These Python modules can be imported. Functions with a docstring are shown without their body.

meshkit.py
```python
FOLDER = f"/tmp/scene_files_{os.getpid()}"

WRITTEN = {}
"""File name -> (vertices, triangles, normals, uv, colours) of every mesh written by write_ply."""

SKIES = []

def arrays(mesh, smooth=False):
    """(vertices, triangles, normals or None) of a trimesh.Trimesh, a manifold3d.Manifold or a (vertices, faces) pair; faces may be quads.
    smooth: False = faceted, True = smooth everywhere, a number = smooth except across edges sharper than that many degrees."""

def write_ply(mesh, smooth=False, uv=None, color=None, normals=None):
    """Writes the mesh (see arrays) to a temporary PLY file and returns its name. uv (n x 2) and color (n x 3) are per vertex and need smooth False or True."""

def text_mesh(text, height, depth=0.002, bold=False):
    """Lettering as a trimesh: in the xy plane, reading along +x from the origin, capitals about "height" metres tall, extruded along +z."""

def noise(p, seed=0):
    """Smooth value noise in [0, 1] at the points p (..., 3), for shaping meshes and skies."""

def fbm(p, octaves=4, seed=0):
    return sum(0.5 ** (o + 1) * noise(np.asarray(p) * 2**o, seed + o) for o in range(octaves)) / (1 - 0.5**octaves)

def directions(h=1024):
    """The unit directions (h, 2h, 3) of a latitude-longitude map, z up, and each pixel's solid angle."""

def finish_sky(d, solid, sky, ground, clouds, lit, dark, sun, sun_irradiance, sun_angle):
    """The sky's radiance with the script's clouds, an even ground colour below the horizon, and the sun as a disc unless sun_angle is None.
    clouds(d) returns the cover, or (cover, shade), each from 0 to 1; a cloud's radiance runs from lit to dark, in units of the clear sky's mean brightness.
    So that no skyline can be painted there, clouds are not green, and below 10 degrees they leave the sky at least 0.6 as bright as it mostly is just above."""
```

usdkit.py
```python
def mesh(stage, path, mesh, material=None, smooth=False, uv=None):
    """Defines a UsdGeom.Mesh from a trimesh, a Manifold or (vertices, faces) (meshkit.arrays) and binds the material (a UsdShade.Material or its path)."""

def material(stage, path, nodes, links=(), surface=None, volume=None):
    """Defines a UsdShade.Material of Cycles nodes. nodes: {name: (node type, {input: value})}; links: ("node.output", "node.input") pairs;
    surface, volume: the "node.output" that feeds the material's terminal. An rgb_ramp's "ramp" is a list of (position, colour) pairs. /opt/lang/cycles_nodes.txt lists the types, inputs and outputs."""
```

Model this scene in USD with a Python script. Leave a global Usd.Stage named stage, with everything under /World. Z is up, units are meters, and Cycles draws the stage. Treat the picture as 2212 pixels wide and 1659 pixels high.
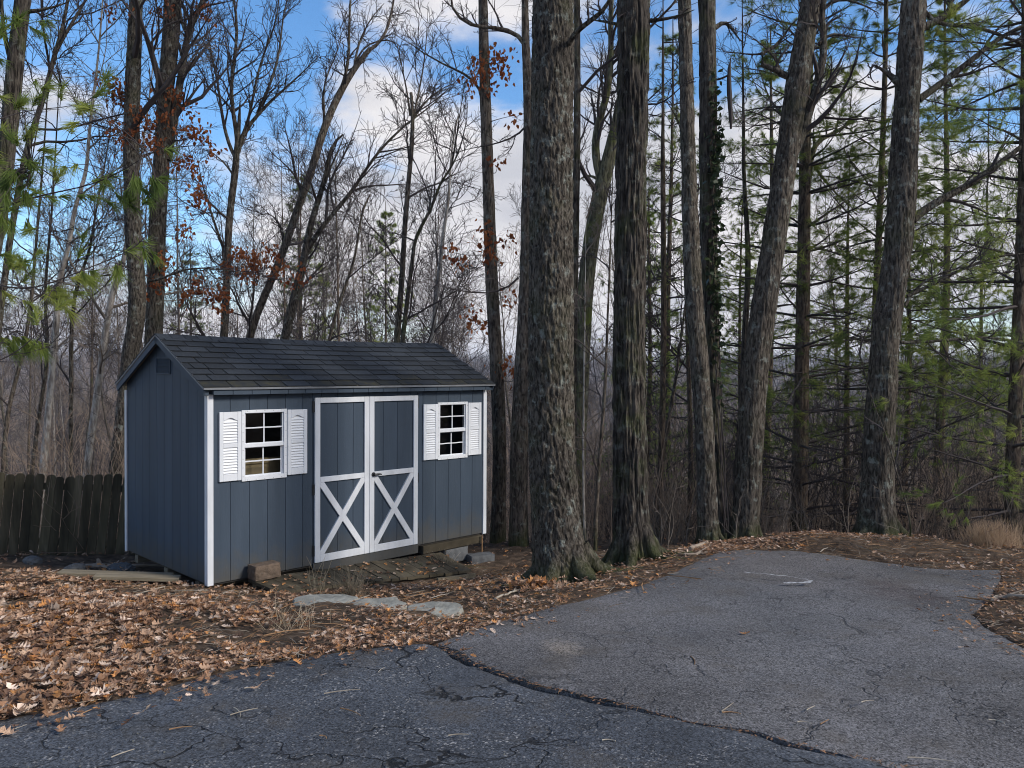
import math, numpy as np, trimesh, usdkit, meshkit
from pxr import Usd, UsdGeom, UsdLux, UsdShade, Gf, Sdf, Vt
from scipy.interpolate import RBFInterpolator, RegularGridInterpolator, CubicSpline
from scipy.spatial import Delaunay
from shapely.geometry import Polygon, Point, box as sbox
import shapely

stage = Usd.Stage.CreateInMemory()
UsdGeom.SetStageUpAxis(stage, 'Z'); UsdGeom.SetStageMetersPerUnit(stage, 1.0)
UsdGeom.Xform.Define(stage, '/World'); UsdGeom.Scope.Define(stage, '/World/Looks')

# ------------------------------------------------------------------ camera, sky, sun
EXPOSURE = 1.25
SUN_EL, SUN_AZ = math.radians(33), math.radians(112)      # azimuth: atan2(x, y) of the direction towards the sun
SUN_I, SUN_ANGLE = 0.4, 14.0
SKY_STRENGTH = 0.05
CAM_H, PITCH, ROLL, FU = 1.62, -0.017627951768950084, 0.0054236198713937984, 1746.57
_F = np.array([0, math.cos(PITCH), math.sin(PITCH)]); _R = np.array([1., 0, 0]); _U = np.cross(_R, _F)
CR = _R * math.cos(ROLL) + _U * math.sin(ROLL); CU = -_R * math.sin(ROLL) + _U * math.cos(ROLL)
C0 = np.array([0, 0, CAM_H])
cam = UsdGeom.Camera.Define(stage, '/World/camera')
m = Gf.Matrix4d(*[float(a) for r in (np.r_[CR, 0], np.r_[CU, 0], np.r_[-_F, 0], np.r_[C0, 1]) for a in r])
cam.AddTransformOp().Set(m)
cam.CreateHorizontalApertureAttr(36.0); cam.CreateFocalLengthAttr(36.0 * FU / 2212); cam.CreateVerticalApertureAttr(27.0)
cam.CreateExposureAttr(EXPOSURE); cam.CreateClippingRangeAttr(Gf.Vec2f(0.05, 20000))

def M(name, nodes, links, surface='p.BSDF', volume=None):
    return usdkit.material(stage, '/World/Looks/' + name, nodes, links, surface=surface, volume=volume)

sky_mat = M('sky_material', {
    'sky': ('sky_texture', {'sky_type': 'single_scattering', 'sun_disc': False, 'sun_elevation': SUN_EL, 'sun_rotation': SUN_AZ, 'altitude': 300.0, 'air_density': 1.0, 'aerosol_density': 0.6, 'ozone_density': 3.0}),
    'tc': ('texture_coordinate', {}),
    'map': ('mapping', {'scale': (1.0, 1.0, 2.3), 'location': (3.1, 0.55, 0.35)}),
    'n1': ('noise_texture', {'scale': 2.3, 'detail': 9.0, 'roughness': 0.56, 'distortion': 0.15}),
    'n2': ('noise_texture', {'scale': 5.0, 'detail': 5.0, 'roughness': 0.5}),
    'sx': ('separate_xyz', {}),
    'el': ('map_range', {'from_min': 0.0, 'from_max': 0.6, 'to_min': 0.12, 'to_max': -0.045, 'clamp': True}),
    'rt': ('math', {'math_type': 'multiply_add', 'value2': 0.03, 'value3': 0.0}),
    'a1': ('math', {'math_type': 'add'}), 'a2': ('math', {'math_type': 'add'}),
    'cov': ('map_range', {'from_min': 0.48, 'from_max': 0.60, 'to_min': 0.0, 'to_max': 1.0, 'clamp': True, 'range_type': 'smoothstep'}),
    'shade': ('rgb_ramp', {'ramp': [(0.38, (5.2, 5.3, 5.8)), (0.58, (7.5, 7.3, 7.45))]}),
    'hs': ('hsv', {'saturation': 1.2, 'value': 1.8}),
    'mx': ('mix_color', {'use_clamp': False}),
    'bg': ('background_shader', {'strength': SKY_STRENGTH}),
}, [('tc.generated', 'map.vector'), ('map.vector', 'n1.vector'), ('map.vector', 'n2.vector'), ('tc.generated', 'sx.vector'), ('sx.z', 'el.value'), ('sx.x', 'rt.value1'),
    ('n1.fac', 'a1.value1'), ('el.result', 'a1.value2'), ('a1.value', 'a2.value1'), ('rt.value', 'a2.value2'), ('a2.value', 'cov.value'),
    ('n2.fac', 'shade.fac'), ('cov.result', 'mx.fac'), ('sky.color', 'hs.color'), ('hs.color', 'mx.a'), ('shade.color', 'mx.b'), ('mx.result', 'bg.color')], surface='bg.background')
dome = UsdLux.DomeLight.Define(stage, '/World/sky')
UsdShade.MaterialBindingAPI.Apply(dome.GetPrim()).Bind(sky_mat)
dome.GetPrim().SetCustomDataByKey('kind', 'structure')
sun = UsdLux.DistantLight.Define(stage, '/World/sun')
sun.CreateIntensityAttr(SUN_I); sun.CreateAngleAttr(SUN_ANGLE); sun.CreateNormalizeAttr(True); sun.CreateColorAttr(Gf.Vec3f(1.0, 0.95, 0.87))
sun.AddRotateXYZOp().Set(Gf.Vec3f(90 - math.degrees(SUN_EL), 0, 180 - math.degrees(SUN_AZ)))

# ------------------------------------------------------------------ helpers
def ray(u, v):                                             # u, v: picture coordinates, 2212 wide
    return _F + CR * (u - 1106) / FU - CU * (v - 829.5) / FU
def at(u, v, d):                                           # the point seen at u, v that lies d metres ahead
    r = ray(u, v); return C0 + r * d / r[1]
used = {}
def numbered(parent, name):
    k = used.get((parent, name), -1) + 1; used[(parent, name)] = k
    return name if k == 0 else f'{name}_{k:03d}'
def path_of(p): return '/World' if p is None else str(p.GetPath())
def tag(o, label=None, cat=None, group=None, kind=None):
    p = o.GetPrim() if hasattr(o, 'GetPrim') else o
    for k, x in (('label', label), ('category', cat), ('group', group), ('kind', kind)):
        if x: p.SetCustomDataByKey(k, x)
    return p
def obj(name, mesh, mat, parent=None, smooth=False, label=None):
    par = path_of(parent)
    o = usdkit.mesh(stage, f'{par}/{numbered(par, name)}', mesh, mat, smooth=smooth).GetPrim()
    if label: o.SetCustomDataByKey('label', label)
    return o
def thing(name, label, cat, loc=(0, 0, 0), rotz=0, group=None, kind=None):
    x = UsdGeom.Xform.Define(stage, '/World/' + numbered('/World', name))
    x.AddTranslateOp().Set(Gf.Vec3d(*map(float, loc))); x.AddRotateZOp().Set(math.degrees(rotz)); x.AddScaleOp().Set(Gf.Vec3f(1, 1, 1))
    return tag(x, label, cat, group, kind)
def dup(root, loc, rotz, scale=1.0, label=None, group=None):
    was = root.GetCustomData()
    r = thing(base_name[root.GetPath()], label or was['label'], was['category'], loc, rotz, group or was.get('group'))
    r.GetReferences().AddInternalReference(root.GetPath()); r.SetInstanceable(True)
    UsdGeom.Xformable(r).GetOrderedXformOps()[2].Set(Gf.Vec3f(scale, scale, scale))
    return r
base_name = {}
def part_group(name, parent):
    par = path_of(parent)
    return UsdGeom.Xform.Define(stage, f'{par}/{numbered(par, name)}').GetPrim()
def cat(ms):
    ms = [(np.asarray(a.vertices), np.asarray(a.faces)) if hasattr(a, 'vertices') else a for a in ms]
    n, V, Fs = 0, [], []
    for v, f in ms:
        f = np.asarray(f)
        if f.shape[1] == 4: f = np.vstack([f[:, [0, 1, 2]], f[:, [0, 2, 3]]])
        V.append(v); Fs.append(f + n); n += len(v)
    return np.vstack(V), np.vstack(Fs)
def bx(x0, x1, y0, y1, z0, z1, ch=0.0):
    """A box, with chamfered edges when ch is given."""
    x0, x1 = min(x0, x1), max(x0, x1); y0, y1 = min(y0, y1), max(y0, y1); z0, z1 = min(z0, z1), max(z0, z1)
    if ch <= 0:
        v = np.array([[x, y, z] for x in (x0, x1) for y in (y0, y1) for z in (z0, z1)])
        f = np.array([[0, 1, 3], [0, 3, 2], [4, 6, 7], [4, 7, 5], [0, 4, 5], [0, 5, 1], [2, 3, 7], [2, 7, 6], [0, 2, 6], [0, 6, 4], [1, 5, 7], [1, 7, 3]])
        return v, f
    p = []
    for sx, x in ((1, x0), (-1, x1)):
        for sy, y in ((1, y0), (-1, y1)):
            for sz, z in ((1, z0), (-1, z1)):
                p += [[x + sx * ch, y + sy * ch, z], [x + sx * ch, y, z + sz * ch], [x, y + sy * ch, z + sz * ch]]
    h = trimesh.Trimesh(p, process=False).convex_hull
    return np.array(h.vertices), np.array(h.faces)
def hull(p):
    h = trimesh.Trimesh(np.asarray(p, float), process=False).convex_hull
    return np.array(h.vertices), np.array(h.faces)
def prism(poly, y0, y1):
    """An x-z polygon swept along y."""
    m = trimesh.creation.extrude_polygon(Polygon(poly), abs(y1 - y0), engine='earcut')
    v = np.array(m.vertices); v = np.stack([v[:, 0], min(y0, y1) + v[:, 2], v[:, 1]], 1)
    return v, np.array(m.faces)[:, ::-1]
def tubes(P, R, k=3):
    """N polylines of n points each (N, n, 3) with radii (N, n) as k-sided tubes."""
    P = np.asarray(P, float); R = np.asarray(R, float); N, n = P.shape[:2]
    t = np.gradient(P, axis=1); t /= np.linalg.norm(t, axis=2, keepdims=True) + 1e-12
    main = t.mean(1, keepdims=True)
    ref = np.where(np.abs(main[..., 2:]) < 0.8, [0, 0, 1.0], [1.0, 0, 0])
    a = np.cross(t, np.broadcast_to(ref, t.shape)); a /= np.linalg.norm(a, axis=2, keepdims=True) + 1e-12
    b = np.cross(t, a)
    an = np.arange(k) * 2 * np.pi / k
    V = P[:, :, None] + R[:, :, None, None] * (np.cos(an)[:, None] * a[:, :, None] + np.sin(an)[:, None] * b[:, :, None])
    i, j = np.meshgrid(np.arange(n - 1), np.arange(k), indexing='ij')
    q = np.stack([i * k + j, i * k + (j + 1) % k, (i + 1) * k + (j + 1) % k, (i + 1) * k + j], -1).reshape(-1, 4)
    F = (q[None] + (np.arange(N) * n * k)[:, None, None]).reshape(-1, 4)
    return V.reshape(-1, 3), np.vstack([F[:, [0, 1, 2]], F[:, [0, 2, 3]]])
def tube1(p, r, k=8, caps=True):
    p = np.asarray(p, float); r = np.broadcast_to(np.asarray(r, float), (len(p),))
    v, f = tubes(p[None], r[None], k)
    if caps:
        n = len(v); v = np.vstack([v, p[:1], p[-1:]]); j = np.arange(k); e = (len(p) - 1) * k
        f = np.vstack([f, np.stack([j, np.full(k, n), (j + 1) % k], 1)[:, ::-1] if False else np.stack([(j + 1) % k, np.full(k, n), j], 1), np.stack([e + j, np.full(k, n + 1), e + (j + 1) % k], 1)])
    return v, f
def unit(x): return x / (np.linalg.norm(x, axis=-1, keepdims=True) + 1e-12)
def grow(S, D, L, R0, R1, n, wander, up, rng):
    N = len(S); P = np.zeros((N, n, 3)); P[:, 0] = S; d = unit(np.asarray(D, float)); st = (np.asarray(L) / (n - 1))[:, None]
    for i in range(1, n):
        d = unit(d + rng.normal(0, wander, (N, 3)) + np.array([0, 0, up]))
        P[:, i] = P[:, i - 1] + d * st
    t = np.linspace(0, 1, n)
    R = np.asarray(R0)[:, None] * (1 - t) + np.asarray(R1)[:, None] * t
    return P, R
def kids(P, R, m, t0, t1, ang, lf, rf, rng, flat=0.0):
    """m children on each polyline: (start, direction, length, radius)."""
    N, n = P.shape[:2]
    t = t0 + (t1 - t0) * (np.arange(m)[None] + rng.random((N, m))) / m
    x = t * (n - 1); i = np.minimum(x.astype(int), n - 2); f = (x - i)[..., None]; r = np.arange(N)[:, None]
    S = P[r, i] * (1 - f) + P[r, i + 1] * f; T = unit(P[r, i + 1] - P[r, i]); rr = R[r, i] * (1 - f[..., 0]) + R[r, i + 1] * f[..., 0]
    q = rng.normal(size=(N, m, 3)); q[..., 2] *= 1 - flat
    q = unit(q - (q * T).sum(-1, keepdims=True) * T)
    a = np.radians(ang) * (0.7 + 0.6 * rng.random((N, m, 1)))
    D = T * np.cos(a) + q * np.sin(a)
    L = np.linalg.norm(np.diff(P, axis=1), axis=2).sum(1)[:, None] * lf * (1.15 - 0.75 * t) * (0.6 + 0.8 * rng.random((N, m)))
    return S.reshape(-1, 3), D.reshape(-1, 3), L.ravel(), (rr * rf * (0.75 + 0.4 * rng.random((N, m)))).ravel()
def spline(pts, n):
    p = np.asarray(pts, float); s = np.r_[0, np.cumsum(np.linalg.norm(np.diff(p[:, :3], axis=0), axis=1))]
    return CubicSpline(s, p, axis=0)(np.linspace(0, s[-1], n)) if len(p) > 2 else p[0] + (p[-1] - p[0]) * np.linspace(0, 1, n)[:, None]

# ------------------------------------------------------------------ materials
def noisy(name, ramp, scale=4.0, stretch=(1, 1, 1), detail=6.0, rough=0.8, bump=0.0, bscale=None, bdist=0.01, coord='object', vary=0.0, rr=0.6, spec=0.3, hue=0.0):
    n = {'n': ('noise_texture', {'scale': float(scale), 'detail': float(detail), 'roughness': rr}), 'm': ('mapping', {'scale': stretch}), 'r': ('rgb_ramp', {'ramp': ramp}),
         'p': ('principled_bsdf', {'roughness': rough, 'specular_ior_level': spec})}
    l = [('m.vector', 'n.vector'), ('n.fac', 'r.fac')]
    if coord == 'object': n['c'] = ('texture_coordinate', {}); l.append(('c.object', 'm.vector'))
    else: n['c'] = ('geometry', {}); l.append(('c.position', 'm.vector'))
    col = 'r.color'
    if vary:
        n['oi'] = ('object_info', {}); n['vr'] = ('map_range', {'to_min': 1 - vary, 'to_max': 1 + vary}); n['hs'] = ('hsv', {})
        l += [('oi.random', 'vr.value'), ('vr.result', 'hs.value'), (col, 'hs.color')]; col = 'hs.color'
    l.append((col, 'p.base_color'))
    if bump:
        n['n2'] = ('noise_texture', {'scale': float(bscale or scale * 3), 'detail': 5.0, 'roughness': 0.6}); n['b'] = ('bump', {'strength': bump, 'distance': bdist})
        l += [('m.vector', 'n2.vector'), ('n2.fac', 'b.height'), ('b.normal', 'p.normal')]
    return M(name, n, l)

def bark(name, dark, light, lichen=(0.3, 0.32, 0.28), lich=0.0, moss=0.0, scale=22.0, zs=0.16, bump=0.8, mosscol=(0.07, 0.09, 0.02), low=0.75):
    n = {'c': ('texture_coordinate', {}), 'm': ('mapping', {'scale': (1, 1, zs)}), 'n': ('noise_texture', {'scale': scale, 'detail': 6.0, 'roughness': 0.62, 'distortion': 0.4}),
         'r': ('rgb_ramp', {'ramp': [(0.40, dark), (0.50, tuple(0.5 * (a + b) for a, b in zip(dark, light))), (0.60, light)]}),
         'g': ('noise_texture', {'scale': 1.3, 'detail': 3.0}), 'gr': ('rgb_ramp', {'ramp': [(0.3, (0.62, 0.6, 0.6)), (0.7, (1.15, 1.1, 1.05))]}), 'mul': ('mix_color', {'blend_type': 'multiply', 'fac': 1.0, 'use_clamp': False}),
         'ln': ('noise_texture', {'scale': 9.0, 'detail': 5.0, 'roughness': 0.7}), 'lr': ('map_range', {'from_min': 0.56, 'from_max': 0.66, 'to_min': 0.0, 'to_max': lich, 'clamp': True}), 'lm': ('mix_color', {'b': lichen}),
         'mn': ('noise_texture', {'scale': 2.2, 'detail': 5.0, 'roughness': 0.65}), 'mr': ('map_range', {'from_min': 0.5, 'from_max': 0.68, 'to_min': 0.0, 'to_max': moss, 'clamp': True}), 'mm': ('mix_color', {'b': mosscol}), 'inv': ('math', {'math_type': 'multiply', 'value2': 0.9}), 'sz': ('separate_xyz', {}), 'lz': ('math', {'math_type': 'multiply_add', 'value2': -0.9}), 'lzr': ('map_range', {'from_min': 0.05, 'from_max': 0.40, 'to_min': 0.0, 'to_max': low, 'clamp': True}), 'mm2': ('mix_color', {'b': (0.045, 0.052, 0.014)}),
         'b': ('bump', {'strength': bump, 'distance': 0.035}), 'p': ('principled_bsdf', {'roughness': 0.9, 'specular_ior_level': 0.2})}
    l = [('c.object', 'm.vector'), ('m.vector', 'n.vector'), ('n.fac', 'r.fac'), ('c.object', 'g.vector'), ('g.fac', 'gr.fac'), ('r.color', 'mul.a'), ('gr.color', 'mul.b'),
         ('c.object', 'ln.vector'), ('ln.fac', 'lr.value'), ('lr.result', 'lm.fac'), ('mul.result', 'lm.a'), ('c.object', 'mn.vector'), ('mn.fac', 'mr.value'), ('mr.result', 'mm.fac'), ('lm.result', 'mm.a'),
         ('c.object', 'sz.vector'), ('sz.z', 'lz.value1'), ('inv.value', 'lz.value3'), ('mn.fac', 'inv.value1'), ('lz.value', 'lzr.value'), ('lzr.result', 'mm2.fac'), ('mm.result', 'mm2.a'), ('mm2.result', 'p.base_color'), ('n.fac', 'b.height'), ('b.normal', 'p.normal')]
    return M(name, n, l)

def leafmat(name, cols, trans=0.3, rough=0.6, scale=14.0):
    n = {'c': ('texture_coordinate', {}), 'oi': ('object_info', {}), 'n': ('noise_texture', {'scale': scale, 'detail': 3.0}), 'r': ('rgb_ramp', {'ramp': cols}), 'hs': ('hsv', {}), 'vr': ('map_range', {'to_min': 0.65, 'to_max': 1.35}),
         'p': ('principled_bsdf', {'roughness': rough, 'specular_ior_level': 0.25}), 't': ('translucent_bsdf', {}), 'mx': ('mix_closure', {'fac': trans})}
    l = [('c.object', 'n.vector'), ('n.fac', 'r.fac'), ('r.color', 'hs.color'), ('oi.random', 'vr.value'), ('vr.result', 'hs.value'), ('hs.color', 'p.base_color'), ('hs.color', 't.color'), ('p.BSDF', 'mx.closure1'), ('t.BSDF', 'mx.closure2')]
    return M(name, n, l, surface='mx.closure')

LK = {}
LK['siding'] = M('slate_siding', {'c': ('texture_coordinate', {}), 'g': ('geometry', {}), 'm': ('mapping', {'scale': (1, 1, 0.12)}), 'n': ('noise_texture', {'scale': 5.0, 'detail': 6.0, 'roughness': 0.6}), 'r': ('rgb_ramp', {'ramp': [(0.3, (0.031, 0.046, 0.066)), (0.7, (0.045, 0.063, 0.088))]}),
    'oi': ('object_info', {}), 'vr': ('map_range', {'to_min': 0.9, 'to_max': 1.1}), 'hs': ('hsv', {}), 'sx': ('separate_xyz', {}), 'dn': ('noise_texture', {'scale': 6.0, 'detail': 6.0, 'roughness': 0.7}), 'ad': ('math', {'math_type': 'multiply_add', 'value2': 0.7}),
    'mr': ('map_range', {'from_min': -0.25, 'from_max': 0.12, 'to_min': 0.75, 'to_max': 0.0, 'clamp': True}), 'mx': ('mix_color', {'b': (0.075, 0.066, 0.05)}), 'fn': ('noise_texture', {'scale': 90.0, 'detail': 3.0}), 'fr': ('map_range', {'from_min': 0.66, 'from_max': 0.74, 'to_min': 0.0, 'to_max': 0.22, 'clamp': True}), 'mf': ('mix_color', {'b': (0.2, 0.21, 0.22)}),
    'n2': ('noise_texture', {'scale': 60.0, 'detail': 5.0}), 'b': ('bump', {'strength': 0.3, 'distance': 0.004}), 'p': ('principled_bsdf', {'roughness': 0.62, 'specular_ior_level': 0.3})},
    [('c.object', 'm.vector'), ('m.vector', 'n.vector'), ('n.fac', 'r.fac'), ('r.color', 'hs.color'), ('oi.random', 'vr.value'), ('vr.result', 'hs.value'), ('g.position', 'sx.vector'), ('g.position', 'dn.vector'), ('dn.fac', 'ad.value1'), ('sx.z', 'ad.value3'), ('ad.value', 'mr.value'), ('mr.result', 'mx.fac'), ('hs.color', 'mx.a'),
     ('g.position', 'fn.vector'), ('fn.fac', 'fr.value'), ('fr.result', 'mf.fac'), ('mx.result', 'mf.a'), ('mf.result', 'p.base_color'), ('m.vector', 'n2.vector'), ('n2.fac', 'b.height'), ('b.normal', 'p.normal')])
LK['siding_side'] = LK['siding']
LK['trim'] = noisy('white_trim', [(0.3, (0.50, 0.51, 0.53)), (0.6, (0.62, 0.63, 0.65))], 7.0, (1, 1, 0.25), bump=0.12, bscale=50, bdist=0.002, rough=0.5)
LK['vinyl'] = noisy('white_vinyl', [(0.3, (0.58, 0.59, 0.61)), (0.7, (0.65, 0.66, 0.68))], 5.0, rough=0.42)
LK['shingle'] = noisy('dark_shingle', [(0.3, (0.014, 0.017, 0.021)), (0.55, (0.025, 0.029, 0.035)), (0.75, (0.052, 0.057, 0.065))], 60.0, detail=4.0, bump=0.6, bscale=240, bdist=0.004, vary=0.3, rough=0.88, rr=0.7)
LK['shingle_moss'] = noisy('mossy_shingle', [(0.40, (0.016, 0.018, 0.021)), (0.56, (0.027, 0.027, 0.022)), (0.7, (0.045, 0.04, 0.02))], 9.0, detail=7.0, bump=0.8, bscale=120, bdist=0.006, vary=0.2, rough=0.92)
LK['metal'] = noisy('grey_drip_edge', [(0.3, (0.13, 0.135, 0.145)), (0.7, (0.19, 0.195, 0.205))], 6.0, rough=0.45)
LK['dark'] = noisy('dark_interior', [(0.3, (0.05, 0.045, 0.04)), (0.7, (0.08, 0.07, 0.06))], 5.0, rough=0.9)
LK['iron'] = noisy('black_iron', [(0.3, (0.012, 0.012, 0.013)), (0.7, (0.03, 0.03, 0.03))], 20.0, rough=0.5)
LK['ply'] = noisy('brown_board', [(0.3, (0.20, 0.15, 0.08)), (0.7, (0.30, 0.23, 0.13))], 3.0, (1, 1, 0.15), rough=0.8)
LK['ramp'] = noisy('mossy_planks', [(0.28, (0.022, 0.018, 0.011)), (0.48, (0.055, 0.044, 0.027)), (0.62, (0.095, 0.078, 0.052)), (0.75, (0.055, 0.055, 0.022))], 3.2, (1.0, 1.0, 1.0), detail=8.0, bump=0.5, bscale=45, bdist=0.006, vary=0.22, coord='position', rough=0.9)
LK['lumber'] = noisy('weathered_lumber', [(0.3, (0.11, 0.09, 0.06)), (0.7, (0.24, 0.20, 0.14))], 6.0, (0.4, 3.0, 3.0), bump=0.4, bscale=20, bdist=0.005, vary=0.15)
LK['fence'] = noisy('dark_fence_wood', [(0.3, (0.03, 0.026, 0.016)), (0.52, (0.085, 0.072, 0.043)), (0.72, (0.17, 0.14, 0.09))], 7.0, (1, 1, 0.14), detail=7.0, bump=0.5, bscale=30, bdist=0.006, vary=0.4, rough=0.95)
LK['block_brown'] = noisy('brown_masonry', [(0.3, (0.075, 0.055, 0.04)), (0.7, (0.16, 0.115, 0.085))], 14.0, bump=0.9, bscale=40, bdist=0.012, rough=0.95)
LK['concrete'] = noisy('grey_concrete', [(0.3, (0.06, 0.062, 0.065)), (0.7, (0.13, 0.133, 0.136))], 10.0, bump=0.5, bscale=60, bdist=0.006, rough=0.95)
LK['stone'] = noisy('pale_flagstone', [(0.28, (0.13, 0.127, 0.108)), (0.5, (0.245, 0.238, 0.205)), (0.72, (0.36, 0.35, 0.30))], 5.0, detail=8.0, bump=0.8, bscale=22, bdist=0.015, rough=0.95)
LK['root'] = noisy('pale_wood', [(0.3, (0.17, 0.13, 0.10)), (0.7, (0.36, 0.29, 0.22))], 9.0, bump=0.5, rough=0.9)
LK['stick'] = noisy('grey_stick', [(0.3, (0.20, 0.165, 0.125)), (0.7, (0.42, 0.37, 0.30))], 12.0, bump=0.3, rough=0.85, vary=0.2)
LK['needle_litter'] = leafmat('dry_needles', [(0.3, (0.16, 0.085, 0.04)), (0.7, (0.34, 0.2, 0.10))], 0.1)
LK['chalk'] = noisy('white_mark', [(0.35, (0.17, 0.17, 0.17)), (0.6, (0.50, 0.50, 0.50))], 30.0, coord='position', rough=0.95)
LK['glass'] = M('window_glass', {'t': ('transparent_bsdf', {'color': (0.86, 0.88, 0.88)}), 'g': ('glossy_bsdf', {'roughness': 0.02, 'color': (0.8, 0.8, 0.8)}), 'f': ('fresnel', {'IOR': 1.45}), 'x': ('mix_closure', {})},
                [('f.fac', 'x.fac'), ('t.BSDF', 'x.closure1'), ('g.BSDF', 'x.closure2')], surface='x.closure')
LK['oak'] = bark('oak_bark', (0.019, 0.015, 0.0115), (0.135, 0.119, 0.098), lich=0.6, moss=0.2, scale=40, zs=0.33, bump=1.0)
LK['oak_dark'] = bark('dark_oak_bark', (0.014, 0.011, 0.009), (0.11, 0.096, 0.08), lich=0.3, moss=0.45, scale=34, zs=0.16, bump=1.0)
LK['grey'] = bark('grey_bark', (0.026, 0.0205, 0.016), (0.14, 0.122, 0.10), lich=0.5, moss=0.15, scale=40, zs=0.24)
LK['maple'] = bark('maple_bark', (0.036, 0.028, 0.022), (0.17, 0.142, 0.115), lich=0.45, moss=0.2, scale=36, zs=0.22)
LK['pale'] = bark('pale_bark', (0.24, 0.21, 0.18), (0.56, 0.52, 0.46), lich=0.4, moss=0.05, scale=20, zs=0.3, bump=0.4)
LK['mossy'] = bark('mossy_bark', (0.05, 0.048, 0.03), (0.2, 0.19, 0.12), lich=0.4, moss=0.95, scale=24, zs=0.2, mosscol=(0.12, 0.14, 0.025))
LK['pinebark'] = bark('pine_bark', (0.04, 0.028, 0.022), (0.15, 0.115, 0.085), lich=0.2, moss=0.35, scale=30, zs=0.25)
LK['twig'] = noisy('bare_twigs', [(0.3, (0.028, 0.022, 0.022)), (0.7, (0.075, 0.06, 0.055))], 1.5, rough=0.85)
LK['twig_pale'] = noisy('pale_twigs', [(0.3, (0.10, 0.078, 0.06)), (0.7, (0.21, 0.17, 0.135))], 1.5, rough=0.85, vary=0.25)
LK['brush'] = noisy('brush_stems', [(0.3, (0.16, 0.112, 0.08)), (0.7, (0.36, 0.265, 0.195))], 2.0, rough=0.85, vary=0.3)
LK['needles'] = leafmat('pine_needles', [(0.32, (0.085, 0.13, 0.03)), (0.5, (0.18, 0.235, 0.05)), (0.66, (0.32, 0.345, 0.08))], 0.5, scale=1.6)
LK['redleaf'] = leafmat('clinging_leaves', [(0.3, (0.20, 0.045, 0.015)), (0.7, (0.42, 0.15, 0.05))], 0.4, scale=3.0)
LK['ivy'] = leafmat('ivy_leaves', [(0.3, (0.02, 0.035, 0.012)), (0.7, (0.07, 0.09, 0.04))], 0.15, rough=0.35, scale=6.0)
LK['straw'] = leafmat('dry_straw', [(0.3, (0.36, 0.24, 0.14)), (0.7, (0.58, 0.43, 0.29))], 0.3, scale=3.0)
LK['straw_grey'] = leafmat('pale_straw', [(0.3, (0.26, 0.21, 0.14)), (0.7, (0.46, 0.38, 0.27))], 0.3, scale=3.0)
for i, (a, b) in enumerate([((0.18, 0.09, 0.047), (0.39, 0.215, 0.12)), ((0.31, 0.185, 0.115), (0.56, 0.37, 0.245)), ((0.46, 0.33, 0.24), (0.74, 0.58, 0.46)), ((0.09, 0.05, 0.033), (0.2, 0.115, 0.075)), ((0.38, 0.15, 0.05), (0.62, 0.31, 0.11))]):
    LK[f'leaf{i}'] = leafmat(f'fallen_leaf_{i}', [(0.3, a), (0.7, b)], 0.2)

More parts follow.
